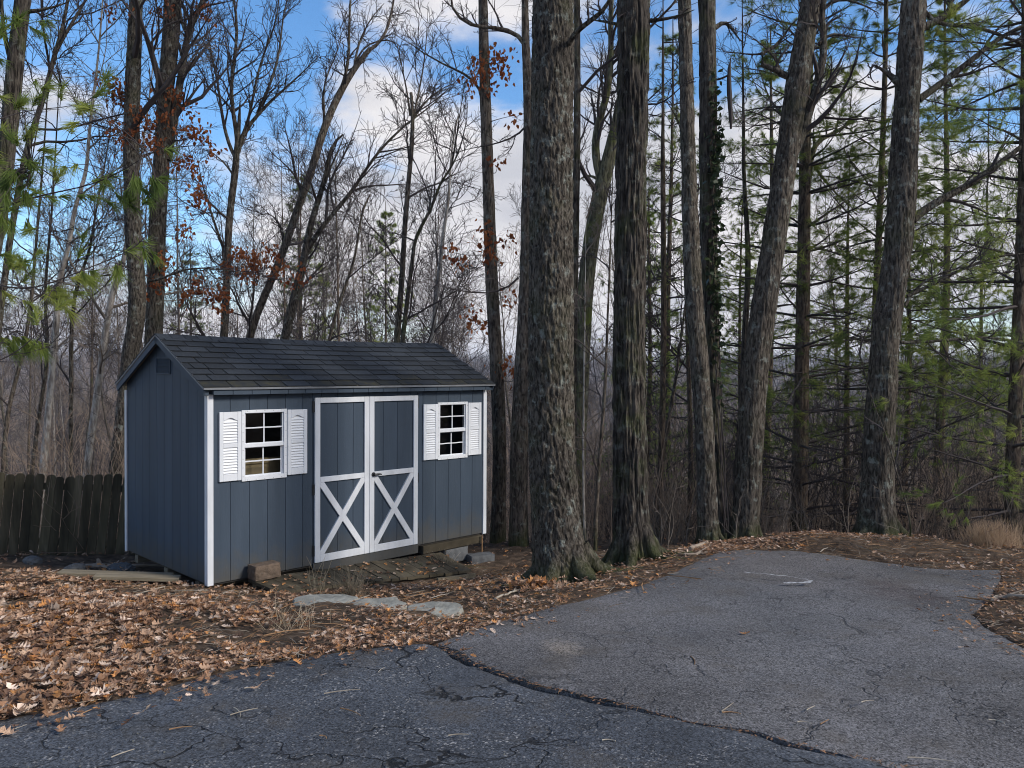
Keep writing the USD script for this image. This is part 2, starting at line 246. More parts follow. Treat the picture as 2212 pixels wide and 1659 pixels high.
# asphalt: fine stone speckle, blotches, hairline cracks
def asphalt(name, base, speck, spk_lo, crack, blotch, stains=False):
    n = {'g': ('geometry', {}), 'big': ('noise_texture', {'scale': 0.9, 'detail': 5.0, 'roughness': 0.6}), 'bigr': ('rgb_ramp', {'ramp': [(0.28, tuple(c * (1 - blotch) for c in base)), (0.5, base), (0.72, tuple(c * (1 + blotch) for c in base))]}),
         'v': ('voronoi_texture', {'scale': 95.0, 'randomness': 1.0}), 'bw': ('rgb_to_bw', {}), 'vr': ('map_range', {'from_min': spk_lo, 'from_max': spk_lo + 0.14, 'clamp': True}), 'dens': ('noise_texture', {'scale': 2.6, 'detail': 4.0, 'roughness': 0.65}),
         'dr': ('map_range', {'from_min': 0.38, 'from_max': 0.66, 'to_min': 0.08, 'to_max': 0.95, 'clamp': True}), 'mul': ('math', {'math_type': 'multiply'}), 'sp': ('mix_color', {'b': speck}),
         'v3': ('voronoi_texture', {'scale': 120.0}), 'bw3': ('rgb_to_bw', {}), 'v3r': ('map_range', {'from_min': 0.25, 'from_max': 0.75, 'to_min': 0.55, 'to_max': 1.45}), 'grain': ('mix_color', {'blend_type': 'multiply', 'fac': 1.0, 'use_clamp': False}),
         'wn': ('noise_texture', {'scale': 3.0, 'detail': 4.0}), 'wadd': ('vector_math', {'math_type': 'multiply_add', 'vector2': (0.7, 0.7, 0.0)}),
         'cv': ('voronoi_texture', {'feature': 'distance_to_edge', 'scale': 2.1}), 'cr': ('map_range', {'from_min': 0.005, 'from_max': 0.016, 'to_min': 1.0, 'to_max': 0.0, 'clamp': True}),
         'cm': ('noise_texture', {'scale': 1.1, 'detail': 2.0}), 'cmr': ('map_range', {'from_min': 0.41, 'from_max': 0.54, 'to_min': 0.0, 'to_max': crack, 'clamp': True}), 'cmul': ('math', {'math_type': 'multiply'}),
         'ck': ('mix_color', {'b': (0.008, 0.008, 0.009)}), 'dn': ('noise_texture', {'scale': 1.7, 'detail': 6.0, 'roughness': 0.7}), 'dnr': ('map_range', {'from_min': 0.52, 'from_max': 0.70, 'to_min': 0.0, 'to_max': 0.5, 'clamp': True}), 'dirt': ('mix_color', {'b': (0.085, 0.068, 0.048)}),
         'bn': ('noise_texture', {'scale': 150.0, 'detail': 3.0}), 'h1': ('math', {'math_type': 'multiply_add', 'value2': -3.0}), 'b': ('bump', {'strength': 0.7, 'distance': 0.006}),
         'p': ('principled_bsdf', {'roughness': 0.88, 'specular_ior_level': 0.35})}
    l = [('g.position', x + '.vector') for x in ('big', 'v', 'dens', 'v3', 'wn', 'cm', 'dn', 'bn')]
    l += [('big.fac', 'bigr.fac'), ('v.color', 'bw.color'), ('bw.val', 'vr.value'), ('dens.fac', 'dr.value'), ('vr.result', 'mul.value1'), ('dr.result', 'mul.value2'), ('mul.value', 'sp.fac'), ('bigr.color', 'sp.a'),
          ('v3.color', 'bw3.color'), ('bw3.val', 'v3r.value'), ('sp.result', 'grain.a'), ('v3r.result', 'grain.b'), ('dn.fac', 'dnr.value'), ('dnr.result', 'dirt.fac'), ('grain.result', 'dirt.a'),
          ('wn.color', 'wadd.vector1'), ('g.position', 'wadd.vector3'), ('wadd.vector', 'cv.vector'), ('cv.distance', 'cr.value'), ('cm.fac', 'cmr.value'), ('cr.result', 'cmul.value1'), ('cmr.result', 'cmul.value2'),
          ('cmul.value', 'ck.fac'), ('dirt.result', 'ck.a'), ('ck.result', 'p.base_color'), ('cmul.value', 'h1.value1'), ('bn.fac', 'h1.value3'), ('h1.value', 'b.height'), ('b.normal', 'p.normal')]
    if stains:                                               # a sandy patch and a rusty one, each where it lies
        for k, (pt, r_, col, mx_) in enumerate((((0.33, 5.01, 0.0), 0.10, (0.26, 0.21, 0.155), 0.4), ((3.2, 6.7, 0.0), 0.26, (0.05, 0.032, 0.028), 0.6), ((1.9, 5.9, 0.0), 0.9, (0.12, 0.12, 0.125), 0.5), ((2.6, 8.1, 0.0), 0.7, (0.12, 0.105, 0.098), 0.5))):
            n[f'sd{k}'] = ('vector_math', {'math_type': 'distance', 'vector2': pt}); n[f'sn{k}'] = ('noise_texture', {'scale': 1.1 / r_ + 3.0, 'detail': 6.0, 'roughness': 0.75}); n[f'sa{k}'] = ('math', {'math_type': 'multiply_add', 'value2': r_ * 3.6})
            n[f'sr{k}'] = ('map_range', {'from_min': r_ * 0.4 + r_ * 1.8, 'from_max': r_ * 1.6 + r_ * 1.8, 'to_min': mx_, 'to_max': 0.0, 'clamp': True}); n[f'sm{k}'] = ('mix_color', {'b': col}); n[f'ms{k}'] = ('mapping', {'scale': (1, 0.62, 0)})
            n[f'sd{k}'][1]['vector2'] = (pt[0], pt[1] * 0.62, 0.0)
            l += [('g.position', f'ms{k}.vector'), (f'ms{k}.vector', f'sd{k}.vector1'), ('g.position', f'sn{k}.vector'), (f'sn{k}.fac', f'sa{k}.value1'), (f'sd{k}.value', f'sa{k}.value3'), (f'sa{k}.value', f'sr{k}.value'), (f'sr{k}.result', f'sm{k}.fac')]
            prev = 'bigr.color' if k == 0 else f'sm{k - 1}.result'; l.append((prev, f'sm{k}.a'))
        l.remove(('bigr.color', 'sp.a')); l.append((f'sm{k}.result', 'sp.a'))
    return M(name, n, l)
LK['asphalt_near'] = asphalt('old_asphalt', (0.056, 0.061, 0.070), (0.28, 0.265, 0.25), 0.74, 1.0, 0.42)
LK['asphalt_far'] = asphalt('pad_asphalt', (0.104, 0.098, 0.097), (0.17, 0.16, 0.155), 0.66, 0.45, 0.45, True)
LK['soil'] = M('leafy_soil', {'g': ('geometry', {}), 'n': ('noise_texture', {'scale': 9.0, 'detail': 9.0, 'roughness': 0.72}), 'r': ('rgb_ramp', {'ramp': [(0.28, (0.028, 0.020, 0.014)), (0.46, (0.075, 0.052, 0.036)), (0.6, (0.15, 0.105, 0.072)), (0.74, (0.28, 0.20, 0.14))]}),
      'm': ('noise_texture', {'scale': 1.1, 'detail': 6.0, 'roughness': 0.65}), 'mr': ('map_range', {'from_min': 0.58, 'from_max': 0.7, 'to_max': 0.6, 'clamp': True}), 'mm': ('mix_color', {'b': (0.055, 0.058, 0.018)}),
      'n2': ('noise_texture', {'scale': 55.0, 'detail': 6.0, 'roughness': 0.7}), 'b': ('bump', {'strength': 1.0, 'distance': 0.03}), 'p': ('principled_bsdf', {'roughness': 0.95, 'specular_ior_level': 0.15})},
      [('g.position', 'n.vector'), ('n.fac', 'r.fac'), ('g.position', 'm.vector'), ('m.fac', 'mr.value'), ('mr.result', 'mm.fac'), ('r.color', 'mm.a'), ('mm.result', 'p.base_color'), ('g.position', 'n2.vector'), ('n2.fac', 'b.height'), ('b.normal', 'p.normal')])
LK['hill'] = noisy('far_woods', [(0.3, (0.13, 0.088, 0.06)), (0.7, (0.25, 0.18, 0.13))], 0.03, detail=8.0, coord='position', rough=1.0, bump=0.6, bscale=0.12, bdist=4.0)

# ------------------------------------------------------------------ the lie of the land
PL = lambda y: -0.05 * (y - 2.5)
drive_edge = [(-2.55, 3.55), (-2.43, 3.82), (-2.17, 3.99), (-1.90, 4.26), (-1.64, 4.57), (-1.29, 4.83), (-0.87, 4.98), (-0.60, 5.10), (-0.48, 5.11), (-0.29, 5.35), (0.16, 5.92), (0.62, 6.44), (1.14, 6.92), (1.67, 7.71), (2.15, 8.48), (2.52, 8.71), (3.07, 8.56),
              (3.41, 8.22), (3.75, 7.98), (3.99, 7.69), (4.19, 7.65), (4.63, 7.61), (4.46, 7.33), (3.82, 6.42), (3.42, 5.97), (3.32, 5.62), (3.28, 5.28), (3.29, 5.15), (3.6, 4.3), (4.6, 2.5), (6.0, 0.5), (6.0, -4.0), (-4.5, -4.0), (-3.9, 1.0)]
crack = [(-0.60, 5.16), (-0.48, 5.11), (-0.23, 4.74), (0.12, 4.36), (0.47, 4.13), (0.84, 3.85), (1.15, 3.69), (1.35, 3.54), (1.57, 3.41), (2.3, 2.9), (3.4, 2.2), (4.6, 1.45), (6.5, 0.3)]
DRIVE = Polygon(drive_edge)
def cp(u, v, d): return at(u, v, d)
ctrl = [(*p, PL(p[1]) + 0.0) for p in drive_edge] + [(x, y, PL(y)) for x in (-2, 0, 2, 4) for y in (-3, 0, 2.5)] + [(0.6, 5.2, PL(5.2)), (2.2, 6.5, PL(6.5)), (2.6, 4.5, PL(4.5))]
ctrl += [tuple(cp(*q)) for q in [(452, 1266, 8.08), (0, 1290, 6.3), (300, 1297, 6.6), (600, 1322, 6.5), (0, 1262, 7.4), (200, 1268, 7.9), (0, 1235, 8.5), (130, 1250, 8.2),
         (0, 1202, 10.3), (130, 1202, 10.4), (262, 1203, 10.5), (640, 1312, 6.75), (800, 1310, 6.85), (1000, 1325, 6.75), (1000, 1362, 5.6), (700, 1380, 5.5), (400, 1400, 5.2), (150, 1450, 4.6), (1100, 1250, 7.9), (1212, 1257, 7.8), (1365, 1217, 8.6), (1300, 1245, 8.0),
         (1120, 1178, 11.5), (1075, 1172, 12.0), (1540, 1180, 10.2), (1612, 1170, 10.4), (1730, 1160, 9.8), (1890, 1160, 10.2), (2050, 1180, 9.4), (1760, 1150, 9.25), (1850, 1156, 9.25), (1680, 1158, 9.4), (2200, 1188, 9.8), (1440, 1180, 11.0)]]
_s2 = lambda a, b, z: (-3.0412 + 0.7062 * a - 0.7080 * b, 8.0819 + 0.7080 * a + 0.7062 * b, -0.5597 + z)
ctrl += [_s2(a, b, z) for a, b, z in [(.3, -.75, -.05), (.45, -.4, -.10), (1.2, -.4, -.14), (2.0, -.4, -.2), (2.9, -.4, -.28), (1.2, -.95, -.10), (2.0, -1.0, -.17), (3.0, -1.0, -.28), (1.0, -1.3, -.09), (2.2, -1.5, -.17), (3.6, -.5, -.36)]]
ctrl += [(4.6, 6.5, -0.19), (4.2, 5.6, -0.13), (6.0, 6.0, -0.2), (7.5, 8.5, -0.35), (5.2, 4.0, -0.06), (-4.2, 4.0, -0.02), (-6, 5, -0.03), (-8, 8, -0.3), (-5, 2, 0.06), (-6, -3, 0.2), (8, -3, 0.1), (8, 3, 0.0),
         (-4.6, 9.64, -0.80), (-0.2, 10.6, -0.86), (-1.9, 12.3, -1.1), (-2.5, 10.6, -0.82), (-8, 12, -1.2), (-12, 9, -0.7), (12, 9, -0.5), (9, 12, -0.9), (0, 13.5, -1.25), (5, 13.5, -1.15), (-6, 14.5, -1.7), (-12, 16, -2.0), (0, 17, -2.1), (6, 17, -1.9), (12, 16, -1.7),
         (-14, 22, -3.4), (-5, 22, -3.5), (5, 22, -3.2), (14, 22, -2.9), (-14, 2, 0.2), (14, 2, 0.0), (-14, -5, 0.3), (14, -5, 0.1)]
ctrl = np.array(ctrl); _, iu = np.unique(np.round(ctrl[:, :2], 2), axis=0, return_index=True); ctrl = ctrl[np.sort(iu)]
RBF = RBFInterpolator(ctrl[:, :2], ctrl[:, 2], kernel='linear', smoothing=0.02)
gx, gy = np.arange(-15, 15.01, 0.1), np.arange(-5, 24.01, 0.1)
G0 = RBF(np.stack(np.meshgrid(gx, gy, indexing='ij'), -1).reshape(-1, 2)).reshape(len(gx), len(gy))
from scipy.ndimage import gaussian_filter
G0 = gaussian_filter(G0, 1.6)
NEAR = RegularGridInterpolator((gx, gy), G0, bounds_error=False, fill_value=None)
def farz(x, y):
    r = np.sqrt(np.asarray(x) ** 2 + np.asarray(y) ** 2)
    d = np.maximum(np.asarray(y) * 0.92 + 0.12 * np.abs(x), 0)
    z = -0.16 * np.clip(d - 3, 0, 14) - 0.27 * np.clip(d - 17, 0, 75) - 0.06 * np.clip(d - 92, 0, 60)
    z = z + 26.0 / (1 + np.exp(-(r - 620) / 95.0)) * (0.75 + 0.5 * meshkit.fbm(np.stack([x / 300., y / 300., 0 * x], -1), 3, 5)) + 13.0 / (1 + np.exp(-(r - 1250) / 90.0)) * (0.5 + meshkit.fbm(np.stack([x / 420., y / 420., 0 * x + 3], -1), 3, 9))
    return z + 1.2 * (meshkit.fbm(np.stack([x / 14., y / 14., 0 * x], -1), 3, 2) - 0.5) * np.clip((d - 14) / 20, 0, 1)
def height(x, y, rough=True):
    x, y = np.asarray(x, float), np.asarray(y, float)
    xc, yc = np.clip(x, -14.9, 14.9), np.clip(y, -4.9, 23.9)
    w = np.clip(np.maximum.reduce([(np.abs(x) - 10) / 4.5, (y - 16) / 7.0, (-3 - y) / 1.8]), 0, 1); w = w * w * (3 - 2 * w)
    z = NEAR(np.stack([xc, yc], -1)) * (1 - w) + farz(x, y) * w
    return z
def hz(x, y): return float(height(np.array([x]), np.array([y]))[0])

def grid_mesh(xs, ys, f):
    X, Y = np.meshgrid(xs, ys, indexing='ij'); V = np.stack([X, Y, f(X, Y)], -1).reshape(-1, 3); n = len(ys)
    i, j = np.meshgrid(np.arange(len(xs) - 1), np.arange(n - 1), indexing='ij'); a = (i * n + j).ravel()
    return V, np.stack([a, a + n, a + n + 1, a + 1], 1)
_b = DRIVE.boundary
def inside(x, y): return shapely.contains_xy(DRIVE, x, y)
def ground_near(X, Y):
    z = height(X, Y); dist = shapely.distance(shapely.points(X, Y), _b); ins = inside(X, Y)
    bump_ = (meshkit.fbm(np.stack([X * 2.2, Y * 2.2, 0 * X], -1), 4, 1) - 0.5) * 0.13 + (meshkit.fbm(np.stack([X * 9, Y * 9, 0 * X], -1), 3, 4) - 0.5) * 0.045
    return np.where(ins, z - 0.10 * np.clip(dist / 0.08, 0, 1) - 0.012, z + bump_ * np.clip(dist / 0.35, 0.12, 1))
xs = np.concatenate([np.arange(-15, -7, 0.25), np.arange(-7, 7, 0.055), np.arange(7, 15.01, 0.25)])
ys = np.concatenate([np.arange(-5, 3, 0.25), np.arange(3, 11.5, 0.055), np.arange(11.5, 24.01, 0.2)])
nearz = RegularGridInterpolator((xs, ys), grid_mesh(xs, ys, ground_near)[0][:, 2].reshape(len(xs), len(ys)), bounds_error=False, fill_value=None)
def gz(x, y): return nearz(np.stack([np.asarray(x, float), np.asarray(y, float)], -1))
ground = obj('ground', grid_mesh(xs, ys, ground_near), LK['soil'], smooth=True); tag(ground, 'brown soil with leaf litter around the shed and driveway', None, None, 'structure')
# the woods' floor beyond: one sheet to the horizon, cut out where the near sheet lies
def ring(X, Y):
    z = height(X, Y); return np.where((np.abs(X) < 14.4) & (Y > -4.6) & (Y < 23.4), z - 0.5, z)
fx = np.unique(np.concatenate([-np.geomspace(14.5, 2600, 60), np.arange(-14.5, 14.6, 1.0), np.geomspace(14.5, 2600, 60)])); fy = np.unique(np.concatenate([-np.geomspace(4.7, 600, 24), np.arange(-4.7, 23.6, 1.0), np.geomspace(23.5, 3000, 80)]))
hills = obj('hills', grid_mesh(fx, fy, ring), LK['hill'], smooth=True); tag(hills, 'wooded slope falling to a valley with far ridges', None, None, 'structure')

# ------------------------------------------------------------------ driveway: the old near slab and the newer pad
def slab(poly, name, mat, label, seed, amp):
    poly = poly.buffer(0); rng = np.random.default_rng(seed)
    x0, y0, x1, y1 = poly.bounds; pts = []
    for step, reg in ((0.05, sbox(-6, 2.6, 6, 9)), (0.3, sbox(-9, -5, 9, 2.6))):
        q = poly.intersection(reg)
        if q.is_empty: continue
        a, b = np.meshgrid(np.arange(max(x0, q.bounds[0]), q.bounds[2], step), np.arange(max(y0, q.bounds[1]), q.bounds[3], step), indexing='ij'); a, b = a.ravel(), b.ravel()
        k = shapely.contains_xy(q.buffer(-0.02), a, b); pts.append(np.stack([a[k], b[k]], 1))
    ext = poly.exterior.segmentize(0.05); rim = np.array(ext.coords)[:-1]
    rim = rim + (meshkit.fbm(np.c_[rim * 7, 0 * rim[:, :1]], 3, seed)[:, None] - 0.5) * 0.07
    rp = Polygon(rim).buffer(0)
    p = np.vstack([rim] + pts); tri = Delaunay(p).simplices
    c = p[tri].mean(1); tri = tri[shapely.contains_xy(rp, c[:, 0], c[:, 1])]
    z = PL(p[:, 1]) + 0.012 + amp * (meshkit.fbm(np.c_[p * 1.1, 0 * p[:, :1]], 3, seed) - 0.5)
    ed = shapely.distance(shapely.points(p), rp.boundary); z -= 0.012 * np.clip(1 - ed / 0.06, 0, 1)
    V = np.c_[p, z]
    w = np.cross(V[tri[:, 1]] - V[tri[:, 0]], V[tri[:, 2]] - V[tri[:, 0]])[:, 2] < 0; tri[w] = tri[w][:, ::-1]
    n = len(rim); low = V[:n] - [0, 0, 0.11]; j = np.arange(n); k = (j + 1) % n; N0 = len(V)
    sk = np.vstack([np.stack([j, N0 + j, N0 + k], 1), np.stack([j, N0 + k, k], 1)])
    if Polygon(rim).exterior.is_ccw is False: sk = sk[:, ::-1]
    o = obj(name, (np.vstack([V, low]), np.vstack([tri, sk])), mat, smooth=40); tag(o, label, None, None, 'structure'); return o
cl = shapely.LineString(crack)
import shapely.ops
pieces = shapely.ops.split(DRIVE, shapely.LineString([(-0.9, 5.35)] + crack))
gap_w = cl.buffer(0.027)
pcs = sorted(pieces.geoms, key=lambda g: g.area)
near_poly = max((g for g in pieces.geoms), key=lambda g: g.contains(Point(-1, 3.5))); far_poly = max((g for g in pieces.geoms), key=lambda g: g.contains(Point(2.4, 6.5)))
def biggest(g): return g if g.geom_type == 'Polygon' else max(g.geoms, key=lambda q: q.area)
slab(biggest(near_poly.difference(gap_w)), 'driveway', LK['asphalt_near'], 'old cracked bluish asphalt in the foreground', 11, 0.05)
slab(biggest(far_poly.difference(gap_w)), 'parking_pad', LK['asphalt_far'], 'grey asphalt pad ending among the trees', 12, 0.06)
def drive_z(x, y): return PL(y) + 0.014

# ------------------------------------------------------------------ the shed
SH_YAW = 0.7867515541971816; SH = np.array([-3.04116244, 8.08190224, -0.55968781])
_c, _s = math.cos(SH_YAW), math.sin(SH_YAW)
def s2w(p):
    p = np.asarray(p, float); return np.stack([SH[0] + _c * p[..., 0] - _s * p[..., 1], SH[1] + _s * p[..., 0] + _c * p[..., 1], SH[2] + p[..., 2]], -1)
L_, D_, H_ = 3.804, 2.208, 1.925
G1, OV, ZE, ZR = 0.08, 0.089, 1.984, 2.543
SL = (ZR - ZE) / (D_ / 2 + OV)
rng = np.random.default_rng(7)
shed = thing('shed', 'blue wooden garden shed with dark shingle gable roof and white trim', 'shed', SH, SH_YAW)
def rects(r, holes):
    """Rectangle r minus the rectangles in holes: a list of rectangles (a, b, z0, z1)."""
    out = [r]
    for h in holes:
        nxt = []
        for a, b, z0, z1 in out:
            if h[0] >= b - 1e-6 or h[1] <= a + 1e-6 or h[2] >= z1 or h[3] <= z0: nxt.append((a, b, z0, z1)); continue
            if h[0] > a: nxt.append((a, h[0], z0, z1))
            if h[1] < b: nxt.append((h[1], b, z0, z1))
            a2, b2 = max(a, h[0]), min(b, h[1])
            if h[2] > z0: nxt.append((a2, b2, z0, h[2]))
            if h[3] < z1: nxt.append((a2, b2, h[3], z1))
        out = nxt
    return [q for q in out if q[1] - q[0] > 0.003 and q[3] - q[2] > 0.003]
holes = [(0.383, 0.835, 1.04, 1.72), (3.003, 3.445, 1.06, 1.735), (1.235, 2.625, 0.05, 1.84)]
fw = part_group('front_wall', shed)
gro = [0.03] + [0.235 + 0.2085 * k for k in range(5)] + [1.19, 1.30, 1.508, 1.718, 1.93, 2.14, 2.346, 2.55, 2.66, 2.745] + [2.955 + 0.206 * k for k in range(4)] + [3.777]
for a, b in zip(gro[:-1], gro[1:]):
    rs = rects((a + 0.003, b - 0.003, 0.005, H_ + 0.03), holes)
    if rs: obj('siding_plank', cat([bx(r[0], r[1], 0.001, 0.014, r[2], r[3], 0.0) for r in rs]), LK['siding'], fw)
obj('backing', cat([bx(r[0], r[1], 0.0145, 0.03, r[2], r[3]) for r in rects((0.03, L_ - 0.03, 0.012, H_ + 0.03), holes)]), LK['siding'], fw)
gw = part_group('gable_wall', shed)
ztop = lambda y: ZE + SL * (min(y, D_ - y) + OV) - 0.035
gy_ = [0.03] + [0.245 + 0.2075 * k for k in range(9)] + [D_ - 0.03]
for X0, X1, nm in ((0.001, 0.014, 'siding_plank'), (L_ - 0.014, L_ - 0.001, 'siding_plank')):
    g = gw if X0 < 1 else part_group('far_gable_wall', shed)
    for a, b in zip(gy_[:-1], gy_[1:]):
        a2, b2 = a + 0.002, b - 0.002
        poly = [(a2, 0.005), (b2, 0.005), (b2, ztop(b2))] + ([(D_ / 2, ztop(D_ / 2))] if a2 < D_ / 2 < b2 else []) + [(a2, ztop(a2))]
        v, f = prism(poly, 0, X1 - X0); obj(nm, (np.stack([X0 + v[:, 1], v[:, 0], v[:, 2]], 1), f[:, ::-1]), LK['siding'], g)
    poly = [(0.03, 0.012), (D_ - 0.03, 0.012), (D_ - 0.03, ztop(D_ - 0.03)), (D_ / 2, ztop(D_ / 2)), (0.03, ztop(0.03))]
    v, f = prism(poly, 0, 0.015); xo = 0.0145 if X0 < 1 else L_ - 0.0295
    obj('backing', (np.stack([xo + v[:, 1], v[:, 0], v[:, 2]], 1), f[:, ::-1]), LK['siding'], g)
obj('back_wall', bx(0.03, L_ - 0.03, D_ - 0.03, D_ - 0.002, 0.005, H_ + 0.03), LK['siding'], shed)
obj('floor_deck', bx(0.031, L_ - 0.031, 0.0305, D_ - 0.031, -0.02, 0.03), LK['dark'], shed)
obj('inner_lining', cat([bx(0.035, L_ - 0.035, D_ - 0.05, D_ - 0.033, 0.031, H_), bx(0.031, 0.04, 0.05, D_ - 0.06, 0.031, H_)]), LK['dark'], shed)
for s in (0.25, 1.05, 1.9): obj('floor_skid', bx(0.02, L_ - 0.04, s, s + 0.09, -0.11, -0.021), LK['lumber'], shed)
# corner boards
for x0, x1, y0, y1 in ((-0.014, 0.05, -0.018, 0.0005), (-0.014, 0.0005, 0.0006, 0.05), (L_ - 0.045, L_ + 0.014, -0.018, 0.0005), (-0.014, 0.0005, D_ - 0.045, D_ + 0.014), (L_ - 0.0005, L_ + 0.014, 0.0006, 0.05)):
    obj('corner_board', bx(x0, x1, y0, y1, -0.01, 1.915, 0.003), LK['trim'], shed)
# gable vent
vent = part_group('gable_vent', shed)
v0, v1, w0, w1 = 0.904, 1.275, 2.112, 2.296
obj('vent_frame', cat([bx(-0.012, 0.0005, v0, v1, w0, w0 + 0.012), bx(-0.012, 0.0005, v0, v1, w1 - 0.012, w1), bx(-0.012, 0.0005, v0, v0 + 0.012, w0 + 0.012, w1 - 0.012), bx(-0.012, 0.0005, v1 - 0.012, v1, w0 + 0.012, w1 - 0.012), bx(-0.002, 0.0006, v0 + 0.01, v1 - 0.01, w0 + 0.01, w1 - 0.01)]), LK['siding'], vent)
for k in range(11):
    z = w0 + 0.016 + k * 0.0142
    obj('louvre', hull([(-0.011, y, z) for y in (v0 + 0.013, v1 - 0.013)] + [(-0.003, y, z + 0.0085) for y in (v0 + 0.013, v1 - 0.013)] + [(-0.008, y, z) for y in (v0 + 0.013, v1 - 0.013)]), LK['siding'], vent)
# roof: deck, shingles course by course, ridge caps, drip edges
roof = part_group('roof', shed)
sag = lambda x: -0.018 * np.sin(np.pi * np.clip((np.asarray(x) + G1) / (L_ + 2 * G1), 0, 1))
def roof_pt(x, s, h, side=1):
    """s: distance up the slope from the eave, h: height off the deck."""
    th = math.atan(SL); y = -OV + s * math.cos(th) - h * math.sin(th); z = ZE + s * math.sin(th) + h * math.cos(th) + sag(x) * min(1, max(0, s))
    return (x, y if side > 0 else D_ - y, z)
SLEN = (D_ / 2 + OV) / math.cos(math.atan(SL))
xsd = np.linspace(-G1, L_ + G1, 13)
def deck(side):
    ms = []
    for a, b in zip(xsd[:-1], xsd[1:]): ms.append(hull([roof_pt(x, s, h, side) for x in (a, b) for s in (0, SLEN - 0.006) for h in (-0.022, -0.004)]))
    return cat(ms)
obj('deck', deck(1), LK['lumber'], roof); obj('deck', deck(-1), LK['lumber'], roof)
NC = 9; ex = (SLEN - 0.03) / NC
for side in (1, -1):
    bits = []
    for c_ in range(NC):
        off = [0.0, 0.15, 0.07, 0.22, 0.11, 0.02, 0.18, 0.06, 0.25][c_]; x = -G1 - 0.012 - off
        while x < L_ + G1:
            wdt = 0.305 if rng.random() > 0.2 else 0.305 * rng.choice([0.5, 0.8])
            a, b = max(x, -G1 - 0.012), min(x + wdt - 0.013, L_ + G1 + 0.012); x += wdt
            if b - a < 0.03: continue
            s0, s1 = c_ * ex - (0.012 if c_ == 0 else 0), (c_ + 1) * ex + 0.03
            l0, l1 = 0.015 + rng.random() * 0.005, 0.0015 + rng.random() * 0.001
            j = (rng.random() - 0.5) * 0.006
            P8 = [roof_pt(q, s0 + j, h, side) for q in (a, b) for h in (l0 - 0.006, l0)] + [roof_pt(q, s1, h, side) for q in (a, b) for h in (l1 - 0.003, l1)]
            mm = hull(P8)
            if side > 0:
                o = obj('shingle', mm, LK['shingle_moss'] if (c_ == 0 and rng.random() < 0.75) or (c_ == 1 and rng.random() < 0.15) else LK['shingle'], roof)
            else: bits.append(mm)
    if bits: obj('rear_shingles', cat(bits), LK['shingle'], roof)
x = -G1 - 0.012
while x < L_ + G1 - 0.02:
    a, b = x, min(x + 0.20, L_ + G1 + 0.012); x += 0.15
    ms = []
    for side in (1, -1):
        ms.append(hull([roof_pt(q, s, h, side) for q, lift in ((a, 0.0145), (b, 0.007)) for s in (SLEN - 0.125, SLEN - 0.002) for h in (lift - 0.005, lift)]))
    obj('ridge_cap', cat(ms), LK['shingle'], roof)
obj('drip_edge', cat([bx(-G1 - 0.006, L_ + G1 + 0.006, -OV - 0.012, -OV - 0.004, ZE - 0.020, ZE + 0.001)]), LK['metal'], roof)
def rake(xx0, xx1, h0, h1, side):
    return hull([roof_pt(x, s, h, side) for x in (xx0, xx1) for s in (-0.008, SLEN + 0.012) for h in (h0, h1)])
for xa, xb in ((-G1 - 0.008, -G1 - 0.001), (L_ + G1 + 0.001, L_ + G1 + 0.008)):
    for side in (1, -1): obj('rake_drip_edge', rake(xa, xb, -0.016, 0.006, side), LK['metal'], roof)
for side in (1, -1):
    obj('rake_board', rake(-G1 - 0.0005, -G1 + 0.018, -0.085, -0.0225, side), LK['siding'], roof)
    obj('rake_board', rake(L_ + G1 - 0.018, L_ + G1 + 0.0005, -0.085, -0.0225, side), LK['siding'], roof)
# fascia strip with its grooves, soffit
fas = part_group('fascia', shed)
for a in np.arange(0.02, L_ - 0.02, 0.206):
    obj('fascia_piece', bx(a + 0.003, min(a + 0.203, L_), -0.083, -0.07, 1.912, 1.955, 0), LK['siding'], fas)
obj('fascia_board', bx(0.02, L_, -0.0695, -0.055, 1.915, 1.968), LK['siding'], fas)
obj('soffit', bx(-0.01, L_ + 0.01, -0.0545, -0.001, 1.95, 1.962), LK['siding'], shed)
obj('eave_return', cat([bx(-0.07, -0.0145, -0.06, 0.03, 1.905, 1.95, 0.003), bx(L_ + 0.0145, L_ + 0.07, -0.06, 0.03, 1.905, 1.95, 0.003)]), LK['siding'], shed)

